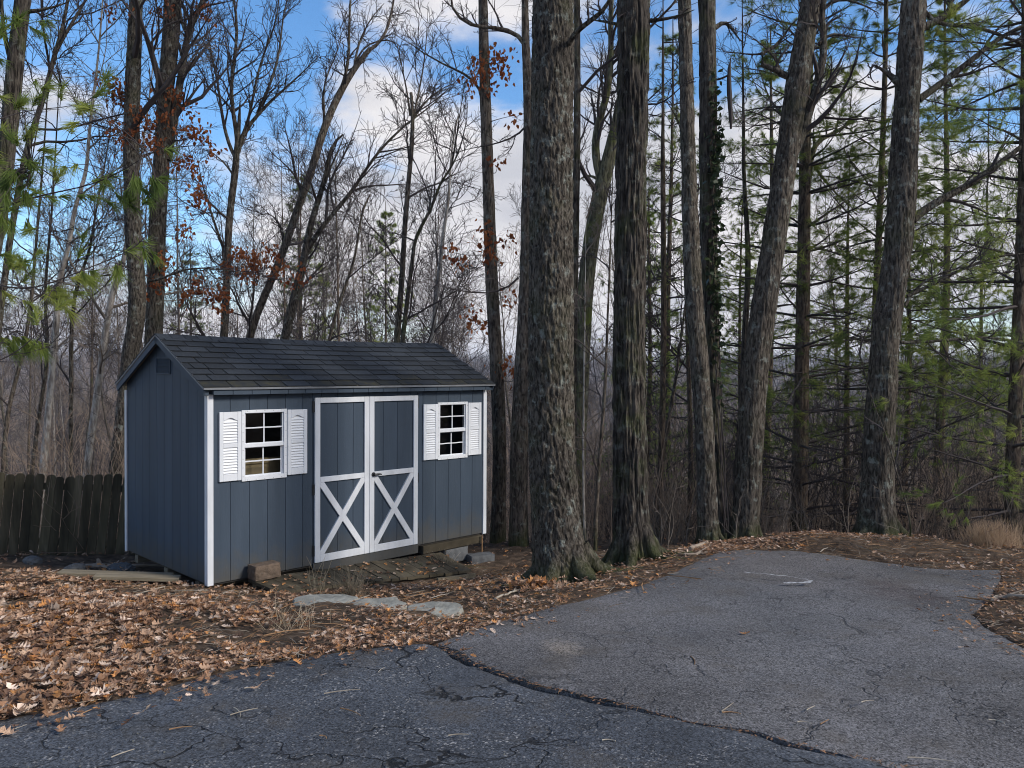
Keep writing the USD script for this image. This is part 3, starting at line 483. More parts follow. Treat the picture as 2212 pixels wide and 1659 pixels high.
# windows: frame, two sashes with muntins, panes
def window(x0, x1, z0, z1, label):
    w = part_group('window', shed); w.SetCustomDataByKey('label', label)
    f = 0.034
    obj('frame', cat([bx(x0, x0 + f, -0.018, 0.0005, z0, z1, 0.002), bx(x1 - f, x1, -0.018, 0.0005, z0, z1, 0.002), bx(x0 + f, x1 - f, -0.017, 0.0005, z1 - 0.032, z1, 0.002), bx(x0 + f, x1 - f, -0.017, 0.0005, z0, z0 + 0.045, 0.002)]), LK['vinyl'], w)
    a, b, mid = x0 + f, x1 - f, z0 + 0.368
    obj('jamb', cat([bx(a, a + 0.006, 0.0, 0.05, z0 + 0.045, z1 - 0.03), bx(b - 0.006, b, 0.0, 0.05, z0 + 0.045, z1 - 0.03), bx(a + 0.006, b - 0.006, 0.0, 0.05, z0 + 0.03, z0 + 0.045), bx(a + 0.006, b - 0.006, 0.0, 0.05, z1 - 0.032, z1 - 0.02)]), LK['vinyl'], w)
    obj('meeting_rail', bx(a, b, -0.012, 0.012, mid - 0.022, mid + 0.018, 0.003), LK['vinyl'], w)
    for zz0, zz1, y in ((mid + 0.018, z1 - 0.032, 0.004), (z0 + 0.045, mid - 0.022, 0.022)):
        e = 0.008 if y < 0.01 else 0.014
        obj('sash', cat([bx(a + 0.006, a + 0.006 + e, y - 0.004, y + 0.01, zz0, zz1), bx(b - 0.006 - e, b - 0.006, y - 0.004, y + 0.01, zz0, zz1), bx(a + 0.006 + e, b - 0.006 - e, y - 0.004, y + 0.01, zz0, zz0 + e), bx(a + 0.006 + e, b - 0.006 - e, y - 0.004, y + 0.01, zz1 - 0.5 * e, zz1)]), LK['vinyl'], w)
        xm, zm = 0.5 * (a + b), 0.5 * (zz0 + zz1) + 0.004
        obj('muntin', bx(xm - 0.007, xm + 0.007, y - 0.002, y + 0.006, zz0 + e, zz1 - 0.5 * e), LK['vinyl'], w)
        obj('muntin', cat([bx(a + 0.006 + e, xm - 0.007, y - 0.001, y + 0.005, zm - 0.007, zm + 0.007), bx(xm + 0.007, b - 0.006 - e, y - 0.001, y + 0.005, zm - 0.007, zm + 0.007)]), LK['vinyl'], w)
        for p0, p1 in ((a + 0.006 + e, xm - 0.007), (xm + 0.007, b - 0.006 - e)):
            for q0, q1 in ((zz0 + e, zm - 0.007), (zm + 0.007, zz1 - 0.5 * e)):
                obj('pane', (np.array([[p0, y + 0.003, q0], [p1, y + 0.003, q0], [p1, y + 0.003, q1], [p0, y + 0.003, q1]]), np.array([[0, 1, 2, 3]])), LK['glass'], w)
    sc = []
    for k in range(8):
        z = z0 + 0.05 + k * (z1 - z0 - 0.1) / 7
        for x in (x0 + 0.012, x1 - 0.012): sc.append(bx(x - 0.003, x + 0.003, -0.0195, -0.017, z - 0.003, z + 0.003))
    for k in range(5):
        x = x0 + 0.06 + k * (x1 - x0 - 0.12) / 4
        for z in (z0 + 0.012, z1 - 0.010): sc.append(bx(x - 0.003, x + 0.003, -0.0185, -0.016, z - 0.003, z + 0.003))
    o = obj('screws', cat(sc), LK['metal'], w); o.SetCustomDataByKey('kind', 'stuff')
window(0.353, 0.866, 1.010, 1.747, 'window left of the doors with a brown board behind its lower panes')
window(2.975, 3.477, 1.034, 1.761, 'window right of the doors, dark inside')
def shutter(x0, x1, z0, z1):
    s = part_group('shutter', shed); st = 0.043; zm = 0.5 * (z0 + z1) + 0.01; zt = z1 - 0.088; y0 = -0.026
    arch = [(x0 + st, zt)] + [(x0 + st + (x1 - x0 - 2 * st) * t, zt + 0.028 * math.sin(math.pi * t) ** 2) for t in np.linspace(0.05, 0.95, 9)] + [(x1 - st, zt)]
    obj('frame', cat([bx(x0, x0 + st, y0, -0.001, z0, z1, 0.004), bx(x1 - st, x1, y0, -0.001, z0, z1, 0.004), prism([(x1 - st, z1 - 0.001), (x0 + st, z1 - 0.001)] + arch, y0 + 0.001, -0.002), bx(x0 + st, x1 - st, y0 + 0.002, -0.002, z0 + 0.001, z0 + 0.075, 0.003), bx(x0 + st, x1 - st, y0 + 0.002, -0.002, zm - 0.022, zm + 0.024, 0.003)]), LK['vinyl'], s)
    obj('panel_back', bx(x0 + st, x1 - st, -0.008, -0.0015, z0 + 0.07, zt + 0.03), LK['vinyl'], s)
    for lo, hi, nn in ((z0 + 0.078, zm - 0.024, 9), (zm + 0.026, zt + 0.004, 8)):
        h = (hi - lo) / nn
        for k in range(nn):
            z = lo + k * h
            obj('slat', hull([(x, y, zz) for x in (x0 + st + 0.001, x1 - st - 0.001) for y, zz in ((y0 + 0.003, z + 0.004), (y0 + 0.005, z + 0.001), (-0.009, z + h - 0.001), (-0.0105, z + h * 1.02), (-0.009, z + 0.004))]), LK['vinyl'], s)
for q in ((0.110, 0.346, 1.027, 1.735), (0.873, 1.110, 1.031, 1.737), (2.740, 2.970, 1.048, 1.744), (3.482, 3.714, 1.058, 1.746)): shutter(*q)

# double doors with X braces
def door(x0, x1, gr, hinge):
    d = part_group('door', shed); z0, z1 = 0.025, 1.858; e = 0.066
    xs_ = [x0 + 0.01] + gr + [x1 - 0.01]
    for a, b in zip(xs_[:-1], xs_[1:]): obj('plank', bx(a + 0.003, b - 0.003, -0.004, 0.012, z0 + 0.01, z1 - 0.01), LK['siding'], d)
    obj('backing', bx(x0 + 0.01, x1 - 0.01, 0.0125, 0.022, z0 + 0.01, z1 - 0.01), LK['siding'], d)
    for a, b in ((x0, x0 + e), (x1 - e, x1)): obj('stile', bx(a, b, -0.026, -0.0045, z0, z1, 0.003), LK['trim'], d)
    for a, b in ((z1 - 0.06, z1), (0.915, 0.974), (z0, z0 + 0.082)): obj('rail', bx(x0 + e + 0.0005, x1 - e - 0.0005, -0.025, -0.0045, a, b, 0.003), LK['trim'], d)
    a, b, lo, hi = x0 + e + 0.001, x1 - e - 0.001, z0 + 0.083, 0.914
    dx, dz = b - a, hi - lo; ln = math.hypot(dx, dz); w = 0.034; ox = w * ln / dz; oz = w * ln / dx
    obj('brace', prism([(a, lo), (a + ox * 1.2, lo), (b, hi - oz * 0.8), (b, hi), (b - ox * 1.2, hi), (a, lo + oz * 0.8)], -0.0245, -0.0046), LK['trim'], d)
    # the other brace is cut where it crosses
    cut = Polygon([(a, lo - 1), (a + ox * 1.2, lo), (b, hi - oz * 0.8), (b + 1, hi), (b - ox * 1.2, hi), (a, lo + oz * 0.8)])
    P1 = Polygon([(a, lo), (a + ox * 1.2, lo), (b, hi - oz * 0.8), (b, hi), (b - ox * 1.2, hi), (a, lo + oz * 0.8)])
    P2 = Polygon([(b, lo), (b, lo + oz * 0.8), (a + ox * 1.2, hi), (a, hi), (a, hi - oz * 0.8), (b - ox * 1.2, lo)]).difference(P1.buffer(0.0006))
    for g in P2.geoms: obj('brace', prism(list(g.exterior.coords)[:-1], -0.0245, -0.0046), LK['trim'], d)
    hx = x0 - 0.022 if hinge < 0 else x1 + 0.004
    for z in (1.70, 0.78, 0.10):
        obj('hinge', cat([bx(hx, hx + 0.018, -0.012, 0.0, z, z + 0.12), (lambda t: t)(tube1([[hx + (0.018 if hinge < 0 else 0.0), -0.014, z], [hx + (0.018 if hinge < 0 else 0), -0.014, z + 0.12]], 0.006, 8))]), LK['iron'], d)
    return d
door(1.207, 1.929, [1.508, 1.718], -1)
d2 = door(1.934, 2.650, [2.140, 2.346], 1)
obj('handle', cat([tube1([[1.985, -0.026, 0.943], [1.985, -0.032, 0.943]], 0.026, 14), tube1([[1.985, -0.032, 0.943], [1.985, -0.06, 0.943]], 0.009, 8), tube1([[1.98, -0.058, 0.943], [2.02, -0.062, 0.945], [2.06, -0.06, 0.944], [2.082, -0.056, 0.938]], [0.011, 0.012, 0.009, 0.006], 8)]), LK['iron'], d2)
obj('door_sill', bx(1.19, 2.665, -0.012, 0.0005, -0.09, 0.022), LK['siding'], shed)

b = thing('board', 'brown board standing inside the shed behind the lower left window panes', 'board', s2w(np.array([0.6, 0.2, 0.03])), SH_YAW)
obj('panel', bx(-0.35, 0.30, -0.01, 0.01, 0, 1.185, 0.002), LK['ply'], b); obj('batten', bx(-0.35, 0.30, -0.03, -0.0105, 1.13, 1.18, 0.002), LK['ply'], b)

# ------------------------------------------------------------------ around the shed
def s2(x, y, z): return s2w(np.array([x, y, z]))
ramp = thing('ramp', 'low mossy plank ramp lying in front of the shed doors', 'ramp')
FL, BL, FR, BR = np.array([.42, -.62, -0.025]), np.array([.40, -.06, .0]), np.array([2.85, -.80, -.19]), np.array([2.98, -.08, -.12])
nP = 24
for k in range(nP):
    t0, t1 = k / nP + 0.0012, (k + 1) / nP - 0.0012; jit = rng.normal(0, 0.012); ju = rng.normal(0, 0.003)
    cs = []
    for t in (t0, t1):
        f_, b_ = FL + (FR - FL) * t, BL + (BR - BL) * t; dd = unit(f_ - b_); cs += [f_ + dd * jit, b_]
    pts = [c_ + [0, 0, z + ju] for c_ in cs for z in (0, -0.03)]
    obj('plank', hull(s2w(np.array(pts))), LK['ramp'], ramp)
for y in (0.12, 0.86):
    A, B = BL + (FL - BL) * y, BR + (FR - BR) * y
    obj('bearer', hull(s2w(np.array([p + [dx, dy, z] for p, dx in ((A, 0.03), (B, -0.03)) for dy in (-0.04, 0.04) for z in (-0.034, -0.12)]))), LK['lumber'], ramp)
obj('edge_board', hull(s2w(np.array([p + [0, dy, z] for p in (FL + [1.9, -.15, -.13], FR + [0.02, 0, 0]) for dy in (-0.045, -0.02) for z in (-0.04, -0.09)]))), LK['lumber'], ramp)

def rough_block(w, d, h, seed, amp, n=4):
    m_ = trimesh.creation.box((w, d, h)); m_ = m_.subdivide().subdivide().subdivide()
    v = np.array(m_.vertices); q = np.abs(v) / np.array([w, d, h]) * 2; rnd = np.sort(q, axis=1)[:, 1]
    v *= (1 - 0.05 * np.clip(rnd - 0.8, 0, 1) / 0.2)[:, None]
    v += (meshkit.fbm(v * 22 + seed * 10, 3, seed)[:, None] - 0.5) * amp * unit(v)
    return v, np.array(m_.faces)
bp = s2(0.55, -0.115, 0.075)
blk = thing('masonry_block', 'rough brown masonry block standing against the shed front beside the ramp', 'block', bp, SH_YAW + 0.03)
obj('block', rough_block(0.30, 0.17, 0.155, 3, 0.02), LK['block_brown'], blk)
for k, (x, y, z, w, d, h, r, lab) in enumerate([(3.32, 0.10, -0.225, 0.40, 0.2, 0.19, 0.02, 'grey concrete block under the right end of the shed'), (3.62, -0.12, -0.33, 0.34, 0.2, 0.19, -0.35, 'tilted grey concrete block lying in front of the shed\'s right corner')]):
    t = thing('concrete_block', lab, 'block', s2(x, y, z), SH_YAW + r); obj('block', rough_block(w, d, h, 8 + k, 0.012), LK['concrete'], t)
t = thing('timber', 'dark timber beam laid under the right front edge of the shed', 'timber', s2(3.25, 0.04, -0.075), SH_YAW); obj('beam', cat([bx(-0.5, 0.5, -0.05, 0.05, -0.05, 0.05, 0.006)]), LK['ramp'], t)
t = thing('post', 'short reddish steel stake beside the block at the shed corner', 'stake', s2(3.72, -0.04, -0.36), SH_YAW); obj('shaft', cat([tube1([[0, 0, 0], [0, 0, 0.33]], 0.009, 6), tube1([[0, 0, 0.33], [0, 0, 0.335]], 0.012, 6)]), LK['needle_litter'], t)
# boards lying beside the gable wall
for k, (p0, p1, lab) in enumerate([((128, 1243), (372, 1235), 'grey weathered board on the ground by the gable wall, farther of the two'), ((205, 1259), (388, 1243), 'grey weathered board on the ground by the gable wall, nearer of the two')]):
    A, B = at(*p0, 8.25 - 0.14 * k), at(*p1, 8.42 - 0.14 * k); A[2] = gz(A[0], A[1]) + 0.05; B[2] = gz(B[0], B[1]) + 0.06
    dx = B - A; ln = np.linalg.norm(dx); t = thing('loose_board', lab, 'board', A, math.atan2(dx[1], dx[0]))
    sl = dx[2] / ln
    v, f = bx(0, ln, -0.075, 0.075, -0.02, 0.02, 0.004); v = v.copy(); v[:, 2] += v[:, 0] * sl; obj('board', (v, f), LK['lumber'], t)
# flagstones
def flag(name, label, u0, u1, v0, d, depth, seed, tilt):
    A, B = at(u0, v0, d), at(u1, v0, d); c_ = 0.5 * (A + B); w = np.linalg.norm(B - A)
    r_ = np.random.default_rng(seed); th = np.sort(r_.random(15) * 2 * np.pi)
    rad = 0.5 * (0.9 + 0.14 * r_.random(15)); top = np.c_[np.cos(th) * rad * w, np.sin(th) * rad * depth]
    n_ = 40; tt = np.linspace(0, 2 * np.pi, n_, endpoint=False); rr_ = np.interp(tt, np.r_[th - 2 * np.pi, th, th + 2 * np.pi], np.r_[rad, rad, rad])
    rings = []
    for s, z in ((0.93, -0.07), (1.0, -0.045), (1.0, -0.015), (0.965, 0.0), (0.8, 0.006), (0.55, 0.008), (0.28, 0.007), (0.02, 0.006)):
        P = np.c_[np.cos(tt) * rr_ * w * s, np.sin(tt) * rr_ * depth * s, np.full(n_, z)]
        P += (meshkit.fbm(P * 9 + seed, 4, seed)[:, None] - 0.5) * np.array([0.05, 0.05, 0.035]); rings.append(P)
    V = np.vstack(rings); V[:, 2] += V[:, 0] * tilt[0] + V[:, 1] * tilt[1]; i, j = np.meshgrid(np.arange(7), np.arange(n_), indexing='ij')
    F = np.stack([i * n_ + j, i * n_ + (j + 1) % n_, (i + 1) * n_ + (j + 1) % n_, (i + 1) * n_ + j], -1).reshape(-1, 4)
    z = gz(c_[0], c_[1]) + 0.028; t = thing(name, label, 'stone', (c_[0], c_[1], float(z))); obj('slab', (V, F), LK['stone'], t, smooth=35)
flag('flagstone', 'rounded pale flagstone leftmost of the three in front of the shed', 630, 775, 1304, 6.95, 0.34, 2, (0.0, 0.05))
flag('flagstone', 'pale grey flagstone in the middle touching the left one', 752, 880, 1304, 6.85, 0.32, 5, (0.0, 0.05))
flag('flagstone', 'greenish pale flagstone nearest the driveway, right of the other two', 873, 1002, 1318, 6.62, 0.30, 9, (0.0, 0.06))

# fence: each dog-eared board a part, two rails behind, leaning a little
fence = thing('fence', 'dark weathered wooden picket fence with rounded board tops left of the shed', 'fence')
FA, FB = at(-140, 1202, 10.05), at(268, 1202, 10.62); fd = (FB - FA); fl = np.linalg.norm(fd[:2]); fdir = np.array([fd[0], fd[1], 0]) / fl; fn = np.array([-fdir[1], fdir[0], 0])
nb = 19; pitch_ = fl / nb; lean = math.tan(math.radians(5.5)); rf = np.random.default_rng(21)
def fence_pt(s, n, z): return FA[:2].tolist() + [0] + fdir * (s + lean * z) + fn * n
zb = lambda s: float(gz(*(FA[:2] + fdir[:2] * s))) - 0.03
for k in range(nb):
    wv = pitch_ - abs(rf.normal(0.006, 0.005)) - 0.003; s0 = k * pitch_ + rf.normal(0, 0.003); hh = 1.075 + rf.normal(0, 0.010); ear = 0.032; off = rf.normal(0, 0.003)
    z0 = zb(s0 + wv / 2)
    prof = [(s0, 0), (s0 + wv, 0), (s0 + wv, hh - ear), (s0 + wv - ear * 0.5, hh - ear * 0.25), (s0 + wv - ear, hh), (s0 + ear, hh), (s0 + ear * 0.5, hh - ear * 0.25), (s0, hh - ear)]
    dl = rf.normal(0, 0.006)
    pts = [np.array([FA[0], FA[1], z0]) + fdir * (a + (lean + dl) * h) + fn * (n + off) + np.array([0, 0, h]) for a, h in prof for n in (0, 0.017)]
    obj('board', hull(pts), LK['fence'], fence)
for h0, h1 in ((0.16, 0.245), (0.87, 0.955)):
    obj('rail', hull([np.array([FA[0], FA[1], 0]) + fdir * (s + lean * h) + fn * n + np.array([0, 0, h + zb(s)]) for s in (0.0, fl * 0.99) for h in (h0, h1) for n in (0.021, 0.056)]), LK['fence'], fence)
for s in (0.25, 2.2): obj('post', hull([np.array([FA[0], FA[1], zb(s)]) + fdir * (s + e + lean * h) + fn * n + np.array([0, 0, h]) for e in (0, 0.09) for h in (-0.2, 0.98) for n in (0.058, 0.148)]), LK['fence'], fence)

# surface root and stump in front of the fence, rubble by it
def snap(p, dz=0.0): p = np.array(p, float); p[2] = float(gz(p[0], p[1])) + dz; return p
def on_ground(u, v, z0=-0.5):
    r = ray(u, v); lo, hi = 1.0, 60.0
    for t in np.linspace(2.5, 60, 1200):
        p = C0 + r * t
        if p[2] < float(gz(min(max(p[0], -14.9), 14.9), min(p[1], 23.9))): return p
    return C0 + r * 20
rt = thing('tree_stump', 'small pale broken stump with spreading roots at the foot of the fence', 'stump', snap(at(212, 1196, 9.6)))
ms = [tube1(spline([[0, 0, -0.02], [0.01, 0, 0.05], [-0.005, 0, 0.11]], 6), [0.05, 0.045, 0.035, 0.03, 0.022, 0.012], 9)]
for ang, ln in ((3.0, 1.15), (0.15, 0.8), (3.6, 0.35), (5.9, 0.3), (5.2, 0.25)):
    ca, sa = math.cos(ang), math.sin(ang); ms.append(tube1(spline([[0, 0, 0.03], [ca * ln * .2, sa * ln * .2, 0.012], [ca * ln * .6, sa * ln * .6 + 0.03, 0.008], [ca * ln, sa * ln, -0.02]], 12), np.linspace(0.03, 0.008, 12), 7))
obj('roots', cat(ms), LK['root'], rt, smooth=40)
for k, (u, v, d, s, lab) in enumerate([(262, 1218, 9.3, 0.13, 'dark angular rock by the shed corner at the fence foot'), (160, 1222, 8.9, 0.11, 'small dark rock half buried in litter before the fence'), (70, 1206, 9.4, 0.10, 'grey rock under the leftmost fence boards')]):
    p = snap(at(u, v, d), 0.03); t = thing('rock', lab, 'rock', p, k * 1.3); ico = trimesh.creation.icosphere(3, 1.0); v_ = np.array(ico.vertices); v_ *= (0.75 + 0.5 * meshkit.fbm(v_ * 1.6 + k * 7, 3, k)[:, None]); v_ = np.round(v_ * 5) / 5 * 0.5 + v_ * 0.5
    obj('stone', (v_ * s * np.array([1.2, 0.9, 0.6]), np.array(ico.faces)), LK['concrete'], t)

# sticks: pale fallen branches at the pad's edge, one on the right verge, twigs on the asphalt
def stick(name, label, cat_, pix, r0, r1, mat, lift=0.02, group=None, forks=0, seed=0):
    P = np.array([on_ground(u, v) for u, v in pix]); P[:, 2] += lift
    c_ = P[0].copy(); q = spline(P - c_, 16); r_ = np.random.default_rng(seed); q += r_.normal(0, r0 * 0.35, q.shape)
    t = thing(name, label, cat_, c_, 0, group); ms = [tube1(q, np.linspace(r0, r1, 16), 7)]
    for k in range(forks):
        i = 5 + 4 * k; d = unit(q[i + 1] - q[i]); e = unit(np.cross(d, [0, 0, 1.0])) * (1 if k % 2 else -1); ms.append(tube1(np.array([q[i], q[i] + d * 0.08 + e * 0.05, q[i] + d * 0.2 + e * 0.10 + [0, 0, .02]]), [r1 * 1.3, r1, r1 * 0.5], 5))
    obj('wood', cat(ms), mat, t, smooth=40)
stick('fallen_branch', 'pale crooked fallen branch lying at the left end of the pad', 'branch', [(1490, 1192), (1520, 1180), (1540, 1170), (1583, 1166)], 0.022, 0.012, LK['root'], 0.03, None, 2, 1)
stick('fallen_branch', 'thinner pale branch just below the crooked one at the pad edge', 'branch', [(1478, 1202), (1515, 1199), (1545, 1195)], 0.013, 0.007, LK['root'], 0.02, None, 1, 2)
stick('fallen_branch', 'pale forked stick on the brown verge at the right picture edge', 'branch', [(2140, 1304), (2165, 1298), (2190, 1296), (2225, 1294)], 0.016, 0.010, LK['root'], 0.03, None, 2, 3)
stick('fallen_branch', 'grey stick in the leaves just above the driveway edge at left', 'branch', [(1070, 1300), (1150, 1272), (1190, 1262)], 0.010, 0.006, LK['stick'], 0.03, None, 1, 5)
tw = [((160, 1560), (205, 1540)), ((497, 1555), (557, 1540)), ((505, 1539), (520, 1558)), ((365, 1587), (415, 1580)), ((528, 1496), (560, 1497)), ((700, 1508), (778, 1499)), ((735, 1540), (778, 1556)), ((968, 1600), (1012, 1598)),
      ((1558, 1547), (1584, 1528)), ((1560, 1549), (1600, 1552)), ((1742, 1544), (1760, 1535)), ((1722, 1570), (1752, 1573)), ((1772, 1575), (1790, 1565)), ((2135, 1565), (2170, 1573)), ((1860, 1527), (1888, 1523)), ((1492, 1426), (1500, 1444)), ((1960, 1648), (2060, 1657)),
      ((240, 1648), (290, 1630)), ((690, 1600), (705, 1606)), ((1300, 1610), (1330, 1612))]
for k, (a, b_) in enumerate(tw):
    m_ = (0.5 * (a[0] + b_[0]) + 3, 0.5 * (a[1] + b_[1]) - 2); P = []
    for u, v in (a, m_, b_):
        r = ray(u, v); t_ = (0.125 - CAM_H) / (r[2] + 0.05 * r[1]) if False else None
        tt_ = (0.05 * 2.5 - CAM_H) / (r[2] + 0.05 * r[1]); P.append(C0 + r * tt_ + [0, 0, 0.024])
    P = np.array(P); c_ = P[0].copy(); q = spline(P - c_, 7); t = thing('dry_twig', 'thin dry twig lying loose on the driveway asphalt', 'twig', c_, 0, 'dry twigs scattered on the asphalt')
    obj('stem', tube1(q, np.linspace(0.0035, 0.002, 7), 5), LK['stick'] if k % 3 else LK['needle_litter'], t)
for label, pl, wa in (('long thin white scuff mark scraped across the far asphalt pad', [(1608, 1246), (1650, 1250), (1700, 1256), (1745, 1263)], 0.010), ('short thick white scuff below the right end of the long one', [(1750, 1265), (1738, 1270), (1712, 1270), (1692, 1269)], 0.024)):
    P = []
    for u, v in pl:
        r = ray(u, v); tt_ = (0.05 * 2.5 - CAM_H) / (r[2] + 0.05 * r[1]); P.append(C0 + r * tt_)
    P = spline(np.array(P), 40); t_ = unit(np.gradient(P, axis=0)); P = P + (meshkit.fbm(np.c_[P[:, :2] * 9 + 3, 0 * P[:, :1]], 3, 9)[:, None] - 0.5) * 0.07 * np.array([0.2, 1, 0]); n_ = unit(np.cross(t_, [0, 0, 1.0]))
    w_ = wa * (0.15 + 1.7 * np.clip(meshkit.fbm(np.c_[P[:, :2] * 25, 0 * P[:, :1]], 3, 3) - 0.2, 0, 1))[:, None]
    zz = np.array([0, 0, 0.045]); V = np.vstack([P + n_ * w_ + zz, P - n_ * w_ + zz]); j = np.arange(39)
    o = obj('scuff_mark', (V, np.stack([j, j + 40, j + 41, j + 1], 1)), LK['chalk']); tag(o, label, 'mark')

# ------------------------------------------------------------------ trees
def trunk_mesh(P, R, k, relief, furrow, zs, flare, seed, roots=5):
    """A trunk with furrowed bark along the polyline P (n, 3), radii R."""
    n = len(P); t = unit(np.gradient(P, axis=0)); a = unit(np.cross(t, [0, 1.0, 0.02])); b = np.cross(t, a)
    th = np.arange(k) * 2 * np.pi / k; h = P[:, 2] - P[0, 2]
    ph = (np.random.default_rng(seed).random() * 6.28)
    C, S = np.cos(th)[None], np.sin(th)[None]
    rr = R[:, None] * np.ones((1, k))
    q = np.stack([C * np.ones((n, 1)) * furrow, S * np.ones((n, 1)) * furrow, np.repeat((h * zs)[:, None], k, 1)], -1)
    w = meshkit.fbm(q * 0.6 + 31, 2, seed + 3)[..., None] - 0.5
    r1 = np.abs(2 * meshkit.fbm(q + w * 1.2, 3, seed) - 1); r2 = meshkit.fbm(q * 2.3 + 7, 2, seed + 1) - 0.5
    lump = meshkit.fbm(np.stack([C * np.ones((n, 1)) * 0.8, S * np.ones((n, 1)) * 0.8, np.repeat((h * 0.9)[:, None], k, 1)], -1), 2, seed + 5) - 0.5
    rr = rr * (1 + 0.09 * lump) + relief * (np.clip(r1 * 2.6, 0, 1) - 0.8) + relief * 0.5 * r2
    if flare > 0:
        lobe = 0.55 + 0.45 * np.cos(roots * th + ph)[None] + 0.25 * np.cos((roots - 2) * th + 1.7 * ph)[None]
        rr = rr * (1 + flare * np.exp(-np.maximum(h, -0.1) / 0.16)[:, None] * lobe + 0.0)
    V = P[:, None] + rr[..., None] * (C[..., None] * a[:, None] + S[..., None] * b[:, None])
    i, j = np.meshgrid(np.arange(n - 1), np.arange(k), indexing='ij')
    F = np.stack([i * k + j, (i + 1) * k + j, (i + 1) * k + (j + 1) % k, i * k + (j + 1) % k], -1).reshape(-1, 4)
    return V.reshape(-1, 3), F[:, ::-1]

def branch_levels(P1, R1, rng, m=(6, 5, 4), lf=(0.68, 0.55, 0.5), up=(0.07, 0.05, 0.03), wander=(0.15, 0.17, 0.2), ang=40, rmin=0.0038, start=0.2, sides=(4, 3, 3), n=(7, 5, 4)):
    out = []; P, R = P1, R1
    for l in range(len(m)):
        S, D, L, r = kids(P, R, m[l], start if l == 0 else 0.18, 0.98, ang, lf[l], 0.62, rng)
        r = np.maximum(r, rmin * (1.0 + 0.5 * (len(m) - 1 - l)))
        P, R = grow(S, D, L, r, np.full(len(r), rmin * 0.75), n[l], wander[l], up[l], rng)
        out.append((P, R, sides[l]))
    return out
def levels_mesh(ls): return cat([tubes(P, R, k) for P, R, k in ls])

def leaf_cluster(c, n, size, spread, rng):
    p = c + rng.normal(0, spread, (n, 3)) * np.array([1, 1, 1.2]); d = unit(rng.normal(0, 0.55, (n, 3)) + [0, 0, -0.9]); s = unit(np.cross(d, rng.normal(size=(n, 3)))); f = np.cross(d, s)
    L = size * (0.7 + 0.6 * rng.random((n, 1))); Wd = L * 0.36
    v = np.stack([p, p + d * L * 0.35 + s * Wd + f * Wd * 0.5, p + d * L * 0.3, p + d * L * 0.35 - s * Wd + f * Wd * 0.5, p + d * L * 0.8 + s * Wd * 0.5 + f * Wd * 0.3, p + d * L * 0.8 - s * Wd * 0.5 + f * Wd * 0.3, p + d * L], 1)
    fc = np.array([[0, 1, 2], [0, 2, 3], [1, 4, 2], [2, 5, 3], [2, 4, 6], [2, 6, 5]])
    return v.reshape(-1, 3), (fc[None] + 7 * np.arange(n)[:, None, None]).reshape(-1, 3)

def needles(T, D, rng, m=22, length=0.105, width=0.0026, droop=0.25, spread=0.42):
    N = len(T); d = unit(D[:, None] + rng.normal(0, spread, (N, m, 3)) - [0, 0, droop]); b = T[:, None] + d * 0.004 - D[:, None] * rng.random((N, m, 1)) * 0.05
    s = unit(np.cross(d, rng.normal(size=(N, m, 3)))) * width; L = length * (0.75 + 0.4 * rng.random((N, m, 1)))
    v = np.stack([b - s * 0.5, b + s * 0.5, b + d * L * 0.98 - [0, 0, 0.008]], 2).reshape(-1, 3)
    return v, np.arange(len(v)).reshape(-1, 3)

